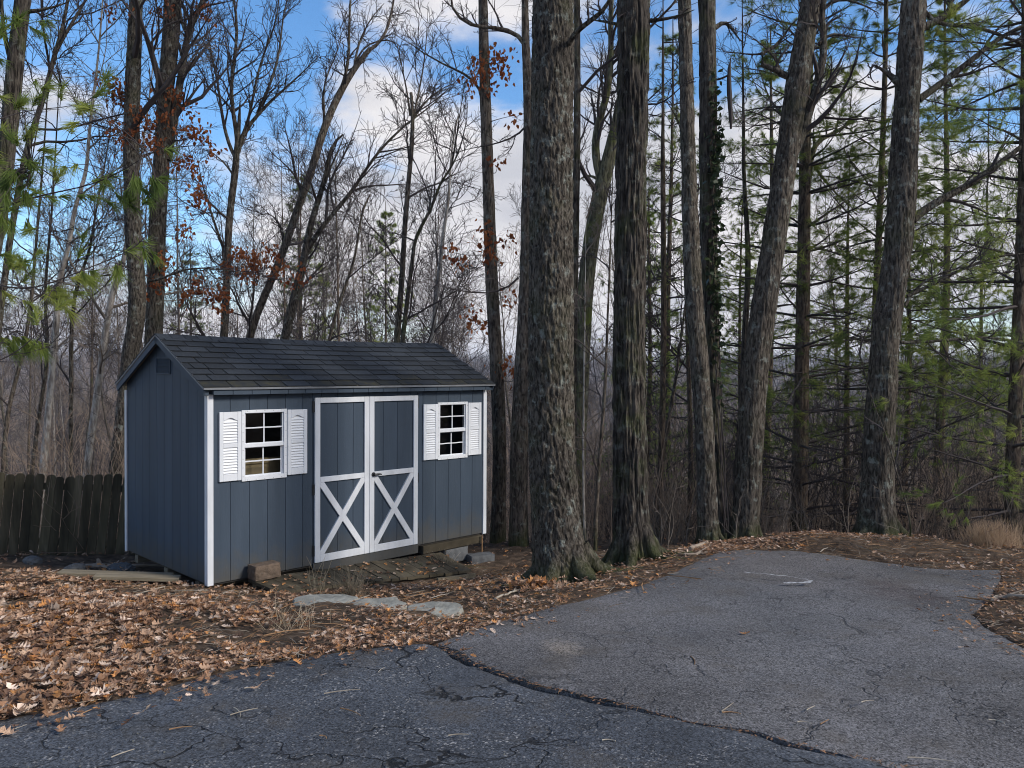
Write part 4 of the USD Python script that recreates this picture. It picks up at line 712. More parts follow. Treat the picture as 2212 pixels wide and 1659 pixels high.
def hero(name, label, category, pix, d, mat, sides=20, step=0.25, relief=0.004, furrow=4.0, zs=1.5, flare=0.3, top=15.0, crown=(10, 0.35, 1.0), crown_len=2.6, limbs=(), leaves=(), seed=1, m=(6, 6, 4), twig='twig', ddepth=0.0, group=None, low=(), nroot=0, up1=0.06, lm=(11, 6, 4)):
    """A tree whose trunk follows the outline (u, v, width) in the picture at d metres; limbs are traced the same way."""
    rng = np.random.default_rng(seed)
    pts = np.array([np.r_[at(u, v, d + ddepth * i / max(1, len(pix) - 1)), w * 0.5 * d / FU] for i, (u, v, w) in enumerate(pix)])
    base = pts[0, :3].copy()
    g = float(gz(base[0], base[1])) if abs(base[0]) < 14.9 and base[1] < 23.9 else hz(base[0], base[1])
    # run the trunk down to the ground and up past the frame
    dn = pts[0] + (pts[0] - pts[1]) / np.linalg.norm(pts[0, :3] - pts[1, :3]) * 0
    if base[2] > g + 0.05:
        dirn = (pts[0, :3] - pts[1, :3]); dirn = dirn / abs(dirn[2]); dirn[:2] *= 0.5
        low_ = pts[0, :3] + dirn * (base[2] - g); pts = np.vstack([np.r_[low_, pts[0, 3] * 1.12], pts]); base = low_.copy()
    dirt_ = unit(pts[-1, :3] - pts[-2, :3]); dirt_[2] = max(dirt_[2], 0.6); tall = base[2] + top
    if pts[-1, 2] < tall - 0.5:
        z1 = tall - pts[-1, 2]; r_ = pts[-1, 3]
        for f, rf_, w in ((0.35, 0.75, 1.0), (0.7, 0.45, 0.8), (1.0, 0.12, 0.6)): pts = np.vstack([pts, np.r_[pts[-1, :3] * 0 + (pts[-1, :3] + dirt_ / dirt_[2] * z1 * 0.34 * np.array([w, w, 1])), r_ * rf_]])
    pts[:, :3] -= base
    s = np.r_[0, np.cumsum(np.linalg.norm(np.diff(pts[:, :3], axis=0), axis=1))]; n = max(10, int(s[-1] / step)); ss = np.unique(np.r_[np.linspace(0, min(1.2, s[-1]), max(6, int(1.2 / min(step, 0.12)))), np.linspace(0, s[-1], n)])
    P = CubicSpline(s, pts[:, :3], axis=0)(ss) if len(pts) > 2 else np.stack([np.interp(ss, s, pts[:, i]) for i in range(3)], 1); R = np.interp(ss, s, pts[:, 3])
    P = np.vstack([P[:1] - [0, 0, 0.25], P]); R = np.r_[R[0], R]
    t = thing(name, label, category, base, 0, group)
    obj('trunk', trunk_mesh(P, R, sides, relief, furrow, zs, flare, seed), mat, t, smooth=50 if sides > 30 else True)
    for k in range(nroot):
        a_ = 2 * math.pi * (k + 0.5 * rng.random()) / nroot + seed; ca, sa = math.cos(a_), math.sin(a_); rb_ = R[2]; ln = rb_ * (1.1 + 0.9 * rng.random()); xs_ = [0.45 * rb_, 0.85 * rb_, 1.15 * rb_, 1.15 * rb_ + 0.45 * ln, 1.15 * rb_ + ln]
        q = np.array([[ca * x_ - sa * w_, sa * x_ + ca * w_, 0] for x_, w_ in zip(xs_, (0, 0, 0, 0.06 * rng.normal(), 0.14 * rng.normal()))]); zs_ = [0.34, 0.12, 0.03, -0.02, -0.06]
        for i_ in range(5): wx, wy = q[i_, 0] + base[0], q[i_, 1] + base[1]; q[i_, 2] = float(gz(wx, wy)) - base[2] + zs_[i_] if abs(wx) < 14 and wy < 23 else zs_[i_]
        q = spline(q, 14); rr_ = np.interp(np.linspace(0, 1, 14), [0, 0.35, 1], [rb_ * 0.26, rb_ * 0.22, rb_ * 0.05]); qq = q[np.argsort(-q[:, 2])] if False else q
        v_, f_ = tube1(qq, rr_, 16); v_ = v_ + (meshkit.fbm(v_ * 22, 3, seed)[:, None] - 0.5) * 0.03; obj('root', (v_, f_), mat, t, smooth=True)
    ls = []; spots = []; rm = 0.00024 * d
    if crown[0] > 0:
        S, D, L, r = kids(P[None], R[None], crown[0], crown[1], crown[2], 52, 0.01, 0.5, rng)
        L = crown_len * (0.6 + 0.8 * rng.random(len(L))) * (1.15 - 0.5 * np.linspace(0, 1, len(L)))
        P1, R1 = grow(S, D, L, np.clip(r, 0.012, 0.07), np.full(len(r), 0.004), 9, 0.13, up1, rng); ls.append((P1, R1, 5)); ls += branch_levels(P1, R1, rng, m, rmin=rm)
    for tt0, tt1, cnt, ln in low:                            # small side shoots low on the trunk
        S, D, L, r = kids(P[None], R[None], cnt, tt0, tt1, 65, 0.01, 0.2, rng); P1, R1 = grow(S, D, ln * (0.5 + rng.random(cnt)), np.full(cnt, 0.009), np.full(cnt, 0.003), 8, 0.16, 0.03, rng)
        ls.append((P1, R1, 4)); ls += branch_levels(P1, R1, rng, (5, 4), (0.4, 0.4), n=(5, 4), rmin=rm)
    for poly, w0, w1 in limbs:
        dd = poly[0][2] if len(poly[0]) > 2 else d; q = np.array([at(p[0], p[1], p[2] if len(p) > 2 else d) for p in poly]) - base
        nn = max(8, int(np.linalg.norm(np.diff(q, axis=0), axis=1).sum() / 0.15)); q = spline(q, nn); q += np.cumsum(rng.normal(0, 0.007, q.shape), 0) * np.linspace(0, 1, nn)[:, None] * 0.6
        w1 = w1 if poly[-1][1] < 0 or poly[-1][0] > 2212 else min(w1 * 0.35, 1.6); r_ = np.linspace(w0, w1, nn) * 0.5 * d / FU; obj('limb', tube1(q, r_, 8 if w0 > 10 else 6), mat if w0 > 5 else LK[twig], t, smooth=True)
        i = np.linspace(0, nn - 1, 12).astype(int); ln_ = np.linalg.norm(np.diff(q, axis=0), axis=1).sum(); ls += branch_levels(q[i][None], r_[i][None], rng, (int(np.clip(ln_ * 4.5, 4, 16)), lm[1], lm[2]), (0.5 if ln_ < 3 else 0.4, 0.55, 0.5), start=0.2, n=(8, 6, 4), rmin=rm)
        spots.append(q)
    if ls: obj('crown', levels_mesh(ls), LK[twig], t)
    if leaves:
        ms, tw_ = [], []; bone = np.vstack([P] + spots)
        for u, v, cnt in leaves:
            c_ = at(u, v, d - 0.05 - 0.25 * rng.random()) - base; ms.append(leaf_cluster(c_, int(cnt * 3.4), 0.07, 0.075, rng)); b_ = bone[np.argmin(np.linalg.norm(bone - c_, axis=1) + 0.3 * np.maximum(bone[:, 2] - c_[2], 0))]
            mid = 0.5 * (c_ + b_) + rng.normal(0, 0.06, 3) + [0, 0, -0.05]; tw_.append(tube1(spline([b_, mid, c_], 6), np.linspace(0.008, 0.003, 6), 4))
        obj('dead_leaves', cat(ms), LK['redleaf'], t); obj('leaf_twigs', cat(tw_), LK[twig], t).SetCustomDataByKey('kind', 'stuff')
    return t

hero('oak_tree', 'thickest grey oak trunk with rough lichened bark right of the shed', 'tree', [(1220, 1264, 150), (1215, 1240, 136), (1209, 1205, 122), (1202, 1130, 108), (1194, 1000, 101), (1191, 800, 99), (1190, 500, 95), (1193, 200, 91), (1195, 0, 88)], 7.85, LK['oak'], 144, 0.022, 0.019, 9.0, 7.0, 0.32, 19, (5, 0.55, 1.0), 3.5, seed=101, m=(5, 4, 3), nroot=7,
     limbs=[([(1228, 95, 7.7), (1262, 55, 7.5), (1300, 25, 7.3), (1330, -20, 7.2)], 12, 7)])
hero('oak_tree', 'dark deeply furrowed oak trunk second from the brick-coloured pad edge, mossy at its foot'.replace('second from the brick-coloured pad edge', 'between the thickest trunk and the pad'), 'tree', [(1367, 1222, 116), (1366, 1180, 88), (1362, 1100, 78), (1361, 1000, 74), (1359, 800, 70), (1362, 500, 67), (1366, 250, 66), (1369, 0, 70)], 8.7, LK['oak_dark'], 128, 0.025, 0.028, 6.5, 2.4, 0.3, 19, (5, 0.55, 1.0), 3.5, seed=102, m=(5, 4, 3), nroot=7,
     limbs=[([(1395, 45, 8.7), (1440, 40, 8.6), (1500, 20, 8.4)], 10, 4), ([(1345, 55, 8.7), (1300, 45, 8.9), (1262, 38, 9.1)], 9, 4), ([(1396, 225, 8.7), (1440, 215, 8.6), (1480, 180, 8.4), (1530, 165, 8.3)], 4, 2)])
hero('maple_tree', 'straight grey trunk in front of the ivy-clad trunk', 'tree', [(1530, 1186, 54), (1528, 1120, 46), (1525, 1000, 42), (1512, 800, 40), (1497, 600, 38), (1486, 300, 32), (1478, 0, 28)], 10.2, LK['grey'], 48, 0.07, 0.013200000000000002, 5.5, 2.6, 0.15, 17, (5, 0.55, 1.0), 3.0, seed=103, m=(6, 5, 3), nroot=6)
hero('maple_tree', 'dark trunk with ivy hanging on its right side', 'tree', [(1560, 1180, 50), (1556, 1100, 36), (1549, 1000, 34), (1540, 800, 35), (1532, 600, 37), (1530, 300, 39), (1527, 0, 36)], 10.55, LK['oak_dark'], 48, 0.07, 0.015400000000000002, 5, 2.6, 0.15, 17, (5, 0.55, 1.0), 3.0, seed=104, m=(6, 5, 3), nroot=6,
     limbs=[([(1545, 60), (1572, 52), (1590, 75), (1608, 95)], 11, 4)])
hero('maple_tree', 'stout trunk leaning to the right with a broken crooked limb', 'tree', [(1607, 1176, 74), (1611, 1120, 58), (1618, 1000, 56), (1632, 800, 56), (1652, 650, 54), (1675, 500, 51), (1700, 330, 48), (1720, 200, 50), (1752, 0, 40)], 10.5, LK['grey'], 64, 0.06, 0.015400000000000002, 6, 3.0, 0.15, 18, (5, 0.6, 1.0), 3.2, seed=105, m=(6, 5, 3), nroot=6,
     limbs=[([(1708, 345), (1745, 250), (1768, 160), (1778, 100), (1774, 40), (1784, -20)], 22, 12), ([(1700, 165), (1675, 150), (1645, 138), (1640, 125), (1665, 105), (1690, 80), (1730, 30)], 15, 4), ([(1686, 155), (1668, 120), (1640, 95), (1600, 70)], 6, 2), ([(1770, 95), (1800, 75), (1840, 80), (1890, 80)], 8, 3), ([(1779, 20), (1815, 0), (1860, 10), (1900, 30)], 9, 3),
            ([(1690, 250), (1660, 235), (1620, 255), (1600, 265)], 6, 2), ([(1692, 262), (1640, 270), (1570, 272)], 5, 2)])
hero('hickory_tree', 'big grey trunk at right with long limbs rising to the right edge', 'tree', [(1893, 1170, 96), (1894, 1100, 76), (1896, 1000, 66), (1905, 850, 62), (1916, 700, 58), (1938, 550, 56), (1949, 400, 58), (1960, 200, 52), (1974, 0, 52)], 10.4, LK['grey'], 80, 0.045, 0.0176, 6, 3.4, 0.15, 18, (5, 0.58, 1.0), 3.4, seed=106, m=(6, 5, 3), nroot=6,
     limbs=[([(1972, 475), (2010, 445), (2090, 400), (2160, 350), (2230, 300)], 18, 9), ([(1985, 215), (2040, 175), (2100, 130), (2140, 100), (2230, 55)], 16, 7), ([(1988, 62), (2030, 40), (2080, 2), (2110, -25)], 18, 9), ([(1994, 22), (2030, 50), (2090, 58), (2150, 75), (2230, 110)], 10, 5), ([(1948, 185), (1925, 165), (1905, 150), (1884, 140)], 20, 14), ([(1886, 141), (1880, 165), (1890, 180)], 5, 3),
            ([(1960, 640), (2020, 610), (2100, 570), (2220, 545)], 9, 4), ([(1955, 660), (2010, 600), (2080, 575), (2180, 555)], 7, 3), ([(1946, 740), (2030, 735), (2130, 728), (2220, 740)], 8, 4), ([(1932, 705), (1870, 715), (1800, 700), (1760, 690)], 4, 2)])
hero('ash_tree', 'brown-grey trunk half hidden behind the left edge of the thickest oak', 'tree', [(1120, 1182, 46), (1120, 1100, 40), (1121, 1000, 40), (1131, 800, 40), (1139, 600, 34), (1141, 400, 28), (1141, 200, 22), (1136, 100, 17), (1134, 0, 15)], 11.5, LK['maple'], 36, 0.1, 0.006, 5, 2.6, 0.15, 17, (7, 0.5, 1.0), 3.0, seed=107,
     limbs=[([(1136, 100), (1110, 72), (1080, 62), (1040, 58), (1010, 50), (985, 30), (972, -10)], 10, 5), ([(1140, 268), (1100, 300), (1060, 312), (980, 330)], 5, 2), ([(1120, 600, 11.3), (1060, 632, 11.2), (1000, 630, 11.1), (940, 618, 11.0), (880, 606, 11.0)], 5, 2)])
hero('ash_tree', 'slim reddish-grey trunk standing beyond the right end of the shed', 'tree', [(1076, 1180, 38), (1077, 1100, 32), (1079, 1000, 31), (1073, 800, 29), (1062, 600, 27), (1055, 400, 25), (1048, 200, 24), (1043, 0, 20)], 12.0, LK['maple'], 32, 0.1, 0.005, 5, 2.6, 0.15, 17, (7, 0.45, 1.0), 3.0, seed=108,
     limbs=[([(1042, 220), (1010, 165), (960, 140), (900, 105), (850, 75)], 7, 3)], leaves=[(1040, 130, 9), (1075, 125, 10), (1030, 160, 8), (1088, 152, 9), (1018, 172, 6), (1060, 185, 6), (1098, 120, 5), (1050, 505, 12), (1060, 545, 12), (1000, 560, 8), (975, 545, 6), (1095, 520, 6), (1015, 682, 8), (1030, 700, 6), (1100, 640, 6), (1110, 250, 4), (1075, 350, 4), (1120, 805, 6), (1090, 790, 5)])
hero('beech_tree', 'forked mossy green trunk seen between the two front oaks', 'tree', [(1246, 1060, 34), (1252, 900, 34), (1260, 700, 36), (1272, 560, 34), (1292, 440, 34), (1303, 392, 34)], 14.5, LK['mossy'], 28, 0.12, 0.004, 4, 2, 0.2, 8.6, (3, 0.5, 0.9), 1.6, seed=109,
     limbs=[([(1302, 395), (1288, 340), (1290, 285), (1306, 225), (1318, 170), (1322, 30), (1330, -40)], 19, 9), ([(1304, 395), (1322, 350), (1336, 300), (1350, 220), (1356, 100)], 19, 9), ([(1262, 650), (1235, 600), (1225, 540)], 6, 3), ([(1300, 395), (1270, 380), (1240, 405)], 8, 3)])
hero('young_tree', 'dark slim stem running up along the right edge of the thickest oak', 'tree', [(1236, 1100, 18), (1238, 800, 17), (1243, 500, 16), (1247, 200, 15), (1246, 0, 14)], 11.2, LK['oak_dark'], 16, 0.2, 0.003, 4, 2, 0.2, 14, (8, 0.45, 1.0), 2.4, seed=110, limbs=[([(1247, 180), (1290, 200), (1340, 222)], 5, 2)])
hero('beech_tree', 'slim mossy trunk with a long curved limb behind the leaning trunk', 'tree', [(1722, 1100, 20), (1726, 900, 21), (1732, 600, 22), (1738, 400, 22), (1742, 300, 19), (1748, 180, 15), (1750, 60, 11)], 13.4, LK['mossy'], 24, 0.12, 0.004, 4, 2, 0.2, 13, (6, 0.5, 1.0), 2.0, seed=131,
     limbs=[([(1738, 420), (1752, 345), (1772, 303), (1800, 288), (1840, 262), (1880, 230), (1905, 215)], 17, 5), ([(1742, 330), (1760, 360), (1800, 410), (1860, 460)], 8, 3)])
db = thing('dead_branch', 'broken dead branch hanging upright between the ivy trunk and the leaning trunk', 'branch', at(1578, 275, 10.4)); o_ = at(1578, 275, 10.4)
obj('wood', cat([tube1(spline(np.array([at(u, v, 10.4) for u, v in ((1579, 278), (1577, 225), (1575, 170), (1579, 122))]) - o_, 14), [0.014, 0.02, 0.027, 0.029, 0.03, 0.031, 0.033, 0.032, 0.03, 0.028, 0.024, 0.018, 0.010, 0.004], 8), tube1(spline(np.array([at(u, v, dd) for u, v, dd in ((1576, 160, 10.4), (1562, 168, 10.42), (1545, 172, 10.5))]) - o_, 8), np.linspace(0.012, 0.014, 8), 6)]), LK['twig'], db, smooth=40)
# behind the shed and left
hero('oak_tree', 'tall brown trunk rising left of the shed ridge, left of the pair', 'tree', [(243, 1060, 28), (254, 980, 28), (270, 853, 30), (284, 750, 34), (294, 690, 36), (292, 560, 34), (285, 430, 33), (284, 300, 33), (288, 150, 31), (294, 0, 28)], 13.0, LK['oak'], 44, 0.08, 0.008, 5, 3, 0.2, 18, (10, 0.4, 1.0), 3.2, seed=111,
     low=[(0.25, 0.5, 7, 1.2)], leaves=[(237, 28, 5), (253, 195, 9), (247, 208, 9), (262, 300, 8), (252, 285, 8), (270, 190, 6), (290, 265, 7), (318, 265, 8), (327, 305, 9), (240, 180, 6), (228, 178, 5), (285, 20, 5), (300, 245, 5)])
hero('oak_tree', 'tall pale-brown trunk just right of the other, forking near the top', 'tree', [(331, 790, 37), (332, 720, 37), (336, 640, 36), (338, 540, 36), (342, 450, 35), (350, 330, 33), (358, 200, 32), (369, 80, 36), (373, 0, 36)], 13.6, LK['grey'], 40, 0.08, 0.006, 5, 3, 0.2, 18, (10, 0.45, 1.0), 3.2, seed=112,
     limbs=[([(362, 345), (376, 260), (386, 200), (398, 120), (410, 65), (430, 20), (450, -30)], 20, 11), ([(320, 608, 13.2), (352, 600, 13.1), (400, 583, 13.0), (440, 580, 12.9), (500, 586, 12.8), (560, 595, 12.8)], 6, 3), ([(402, 70), (390, 30), (392, -20)], 8, 5), ([(352, 330), (300, 340), (270, 380)], 4, 2)],
     leaves=[(345, 20, 5), (362, 22, 6), (440, 20, 8), (445, 30, 8), (375, 205, 9), (385, 212, 9), (412, 235, 7), (398, 285, 9), (417, 285, 9), (434, 283, 8), (390, 350, 8), (405, 355, 9), (420, 358, 7), (355, 190, 7), (357, 255, 9), (350, 310, 6), (327, 318, 5), (435, 290, 6), (455, 315, 7), (422, 405, 7), (428, 432, 8), (440, 427, 6), (395, 500, 8), (400, 492, 6), (417, 622, 10), (430, 612, 8), (466, 638, 12), (478, 630, 10), (455, 648, 8), (536, 562, 12), (545, 580, 12), (555, 555, 10), (520, 545, 8), (495, 578, 10), (507, 560, 8), (582, 545, 10), (597, 585, 8), (610, 572, 8), (640, 605, 7), (655, 590, 5), (351, 562, 10), (338, 614, 8), (312, 620, 7), (370, 600, 6), (530, 590, 8), (480, 660, 6), (400, 640, 6)])
for nm, lab, pix, d, mt, kw in [
    ('maple_tree', 'many-branched grey tree above the shed ridge with fanning limbs', [(483, 745, 24), (486, 690, 22), (490, 600, 21), (498, 450, 20), (508, 370, 20), (512, 320, 17)], 16.0, 'grey', dict(top=9.0, crown=(4, 0.45, 0.95), crown_len=1.6, limbs=[([(512, 335), (505, 250), (500, 200), (508, 120), (512, 60), (500, -20)], 12, 6), ([(514, 330), (530, 285), (560, 245), (600, 205), (650, 160), (690, 120)], 13, 4), ([(508, 340), (482, 260), (470, 180), (456, 110), (448, 30)], 10, 5), ([(556, 245), (580, 190), (600, 130), (610, 60), (625, -10)], 8, 3), ([(520, 300), (545, 220), (560, 150), (590, 60), (600, -20)], 8, 3), ([(490, 560), (460, 470), (440, 400), (430, 330)], 8, 3), ([(505, 380), (470, 340), (440, 320)], 6, 3)])),
    ('maple_tree', 'thick pair-forming trunk leaning right behind the middle of the shed roof', [(537, 740, 22), (548, 700, 22), (575, 630, 22), (605, 560, 22), (640, 460, 22), (672, 370, 22), (700, 280, 22), (735, 200, 20), (765, 150, 17), (800, 105, 14)], 16.5, 'maple', dict(top=9.2, crown=(5, 0.4, 0.95), crown_len=1.8, limbs=[([(735, 195), (752, 130), (755, 60), (760, -20)], 9, 5), ([(795, 110), (830, 75), (845, 30), (855, -20)], 9, 4), ([(690, 300), (700, 240), (702, 180), (725, 120), (730, 50)], 7, 3), ([(770, 145), (800, 95), (850, 90), (880, 120)], 6, 2), ([(612, 545), (605, 490), (590, 465), (540, 480)], 7, 3), ([(765, 150), (790, 60), (830, 5)], 7, 4)])),
    ('maple_tree', 'second leaning stem just right of the thick leaning one', [(612, 745, 27), (625, 690, 26), (640, 630, 25), (655, 570, 22), (668, 500, 19), (690, 425, 16), (705, 370, 13), (722, 310, 9), (742, 290, 5)], 16.2, 'grey', dict(top=7.4, crown=(4, 0.4, 0.95), crown_len=1.4, limbs=[([(655, 565), (690, 500), (720, 462), (770, 400), (800, 355), (845, 302), (890, 262), (920, 240), (965, 200)], 15, 5), ([(890, 262), (930, 210), (980, 180), (1000, 175)], 7, 3), ([(690, 425), (720, 350), (745, 290)], 9, 4)])),
    ('young_tree', 'broken-topped slim trunk standing over the right half of the shed ridge', [(856, 755, 18), (862, 680, 17), (868, 600, 16), (874, 500, 15), (882, 400, 14), (890, 300, 13), (888, 200, 9)], 15.0, 'maple', dict(top=8.0, crown=(7, 0.4, 0.98), crown_len=1.8, limbs=[([(890, 290), (900, 220), (912, 160), (920, 100), (925, 20)], 7, 3), ([(886, 250), (875, 180), (862, 120), (850, 60)], 6, 3), ([(880, 480), (866, 425), (860, 380)], 4, 2)])),
    ('young_tree', 'dark stem forking into a curved limb over the right half of the shed', [(868, 755, 14), (876, 680, 13), (886, 600, 12), (895, 525, 11)], 14.6, 'oak_dark', dict(top=5.6, crown=(3, 0.4, 0.9), crown_len=1.2, limbs=[([(895, 528), (915, 480), (935, 440), (950, 400), (975, 360), (1000, 300), (1012, 230)], 10, 4), ([(895, 520), (872, 510), (840, 500), (800, 498)], 5, 2), ([(975, 360), (990, 270), (1000, 180)], 6, 3)])),
    ('young_tree', 'pale slim stem right of the ridge end of the shed', [(932, 748, 14), (938, 690, 13), (945, 620, 12), (952, 560, 11), (960, 490, 10), (967, 440, 9), (972, 380, 6), (990, 250, 5)], 15.4, 'pale', dict(top=8.0, crown=(7, 0.4, 1.0), crown_len=1.6)),
    ('young_tree', 'thin twisting stem left of the shed ridge middle', [(712, 735, 10), (722, 690, 10), (745, 620, 9), (765, 560, 8), (775, 500, 7), (800, 420, 5)], 17.5, 'maple', dict(top=7.5, crown=(8, 0.25, 1.0), crown_len=1.8)),
    ('birch_tree', 'pale birch-like trunk left of the shed, farther left of two', [(92, 1030, 20), (102, 920, 19), (113, 800, 18), (122, 686, 18), (130, 600, 15), (146, 540, 13), (165, 440, 12), (183, 380, 11), (192, 300, 9)], 14.0, 'pale', dict(top=10.5, crown=(9, 0.4, 1.0), crown_len=2.0, twig='twig_pale')),
    ('birch_tree', 'pale leaning trunk close left of the shed gable', [(186, 1030, 20), (196, 950, 20), (207, 870, 19), (217, 803, 18), (230, 703, 18), (248, 620, 17), (262, 580, 14), (276, 500, 9)], 14.4, 'pale', dict(top=9.5, crown=(9, 0.4, 1.0), crown_len=2.0, twig='twig_pale', limbs=[([(222, 780), (250, 735), (275, 690)], 8, 4)])),
    ('young_tree', 'slim brown stem at the left picture edge above the fence', [(6, 1030, 13), (22, 870, 12), (43, 786, 11), (67, 653, 10), (75, 560, 8)], 13.5, 'maple', dict(top=9.0, crown=(9, 0.35, 1.0), crown_len=1.8)),
    ('young_tree', 'grey stem between the two pale leaning trunks', [(153, 1030, 12), (153, 900, 12), (154, 800, 12), (160, 653, 11), (172, 600, 9), (190, 550, 8), (205, 470, 6)], 15.0, 'grey', dict(top=9.0, crown=(9, 0.4, 1.0), crown_len=1.8)),
    ('young_tree', 'thin dark stem left of the farther pale trunk', [(68, 1030, 12), (80, 930, 12), (90, 860, 11), (100, 786, 10), (98, 640, 9), (108, 500, 7)], 14.6, 'maple', dict(top=9.0, crown=(9, 0.4, 1.0), crown_len=1.8)),
    ('maple_tree', 'leaning trunk crossing the upper left corner from below', [(28, 480, 17), (44, 390, 17), (62, 310, 16), (97, 200, 15), (118, 120, 13), (133, 67, 10), (150, -20, 8)], 13.0, 'grey', dict(top=11.0, crown=(8, 0.6, 1.0), crown_len=2.2, limbs=[([(120, 115), (150, 60), (185, 0), (200, -30)], 9, 5)])),
    ('young_tree', 'slim upright trunk in the upper left with a dark collar', [(-60, 700, 32), (-20, 560, 34), (-2, 460, 33), (12, 350, 34), (22, 260, 34), (34, 130, 33), (50, 0, 31)], 9.0, 'oak_dark', dict(top=12.0, crown=(6, 0.6, 1.0), crown_len=2.2, sides=32, step=0.08, relief=0.006, limbs=[([(62, 25), (100, 18), (145, 0)], 9, 6), ([(20, 120), (5, 40), (0, -20)], 10, 7)])),
    # thin stems at right
    ('young_tree', 'straight thin stem right of the dark furrowed oak', [(1419, 1172, 15), (1426, 1062, 14), (1429, 958, 14), (1432, 828, 13), (1434, 600, 12), (1432, 400, 11), (1432, 250, 7)], 12.0, 'pinebark', dict(top=8.5, crown=(0, 0.3, 1.0), low=[(0.2, 0.95, 16, 0.8)])),
    ('young_tree', 'slanting thin stem crossing behind the straight one', [(1410, 1140, 9), (1429, 1010, 9), (1445, 906, 8), (1458, 828, 7), (1475, 700, 5)], 12.4, 'maple', dict(top=6.0, crown=(8, 0.4, 1.0), crown_len=1.2)),
    ('young_tree', 'thin brown stem left of the pair of grey trunks', [(1484, 1172, 11), (1491, 1062, 11), (1489, 854, 10), (1484, 700, 8)], 12.6, 'pinebark', dict(top=7.0, crown=(8, 0.4, 1.0), crown_len=1.3)),
    ('young_tree', 'thin straight stem between the ivy trunk and the leaning trunk', [(1586, 1110, 15), (1594, 1000, 15), (1602, 880, 14), (1610, 700, 13), (1616, 560, 12), (1608, 400, 9), (1606, 250, 6)], 12.2, 'oak_dark', dict(top=8.5, crown=(0, 0.4, 1), low=[(0.15, 0.95, 18, 0.9)])),
    ('young_tree', 'thin sapling stem between the two front oaks', [(1286, 1196, 9), (1294, 1010, 9), (1307, 828, 7), (1312, 700, 5)], 10.5, 'maple', dict(top=5.5, crown=(8, 0.35, 1.0), crown_len=1.0)),
    ('young_tree', 'very thin pale sapling right beside the thickest oak', [(1265, 1185, 6), (1260, 958, 5), (1262, 800, 4)], 11.0, 'pale', dict(top=4.6, crown=(7, 0.35, 1.0), crown_len=0.9, twig='twig_pale')),
    ('young_tree', 'slim grey sapling standing in front of the big right-hand trunk', [(1966, 1170, 6), (1958, 1090, 6), (1940, 1030, 5), (1920, 960, 4), (1900, 905, 3)], 9.6, 'maple', dict(ws=0.7, top=2.3, crown=(3, 0.5, 1.0), crown_len=0.5, m=(4, 3), flare=0.0)),
    ('young_tree', 'broken hanging dead stem high between the ivy trunk and the leaning trunk', [(1579, 275, 8), (1578, 230, 11), (1576, 170, 9), (1580, 122, 4)], 10.5, 'oak_dark', dict(top=0.4, crown=(0, 0, 1), flare=0, hang=1)),
]:
    hang = kw.pop('hang', 0)
    if hang: continue
    ws_ = kw.pop('ws', 0.74 if d > 12.9 else 1.0); pix = [(a_, b_, c_ * ws_) for a_, b_, c_ in pix]; kw['limbs'] = [(q_, w_ * (0.85 if d > 12.9 else 1), v_ * 0.85) for q_, w_, v_ in kw.get('limbs', ())]; kw.setdefault('sides', 18); kw.setdefault('step', 0.18); kw.setdefault('relief', 0.003); kw.setdefault('flare', 0.12)
    hero(nm, lab, 'tree', pix, d, LK[mt], seed=sum(map(ord, lab)) % 9973, **kw)

# ivy on the dark trunk
iv = thing('ivy', 'ivy hanging along the right side of the dark trunk', 'ivy', at(1545, 700, 10.4)); rv = np.random.default_rng(5); ivb = at(1545, 700, 10.4)
lv, st_ = [], []
for v in np.arange(150, 880, 2.2):
    x_ = np.interp(v, [150, 300, 600, 800, 880], [1548, 1551, 1549, 1556, 1562]); dens = 0.3 + 0.9 * math.exp(-((v - 400) / 200) ** 2) + 0.8 * math.exp(-((v - 650) / 90) ** 2) * 0.7
    for _ in range(rv.poisson(dens * 1.6)):
        c_ = at(x_ + rv.normal(0, 5) - abs(rv.normal(0, 8)), v, 10.42 - 0.08 * rv.random()) - ivb; d_ = unit(rv.normal(0, 0.5, 3) + [0.3, -0.6, -0.6]); s_ = unit(np.cross(d_, rv.normal(size=3))); L = 0.05 + 0.04 * rv.random()
        p = [c_, c_ + d_ * L * .4 + s_ * L * .55, c_ + d_ * L * .75 + s_ * L * .25, c_ + d_ * L * 1.1, c_ + d_ * L * .75 - s_ * L * .25, c_ + d_ * L * .4 - s_ * L * .55]
        lv.append((np.array(p), np.array([[0, 1, 2], [0, 2, 3], [0, 3, 4], [0, 4, 5]])))
for k in range(3): st_.append(tube1(np.array([at(np.interp(v, [150, 600, 880, 1150], [1546, 1547, 1558, 1572]) + 5 * math.sin(v / 60 + k * 2) - 3, v, 10.40) - ivb for v in np.linspace(160, 1150, 40)]), 0.008, 5))
obj('stem', cat(st_), LK['twig'], iv); obj('leaves', cat(lv), LK['ivy'], iv).SetCustomDataByKey('kind', 'stuff')

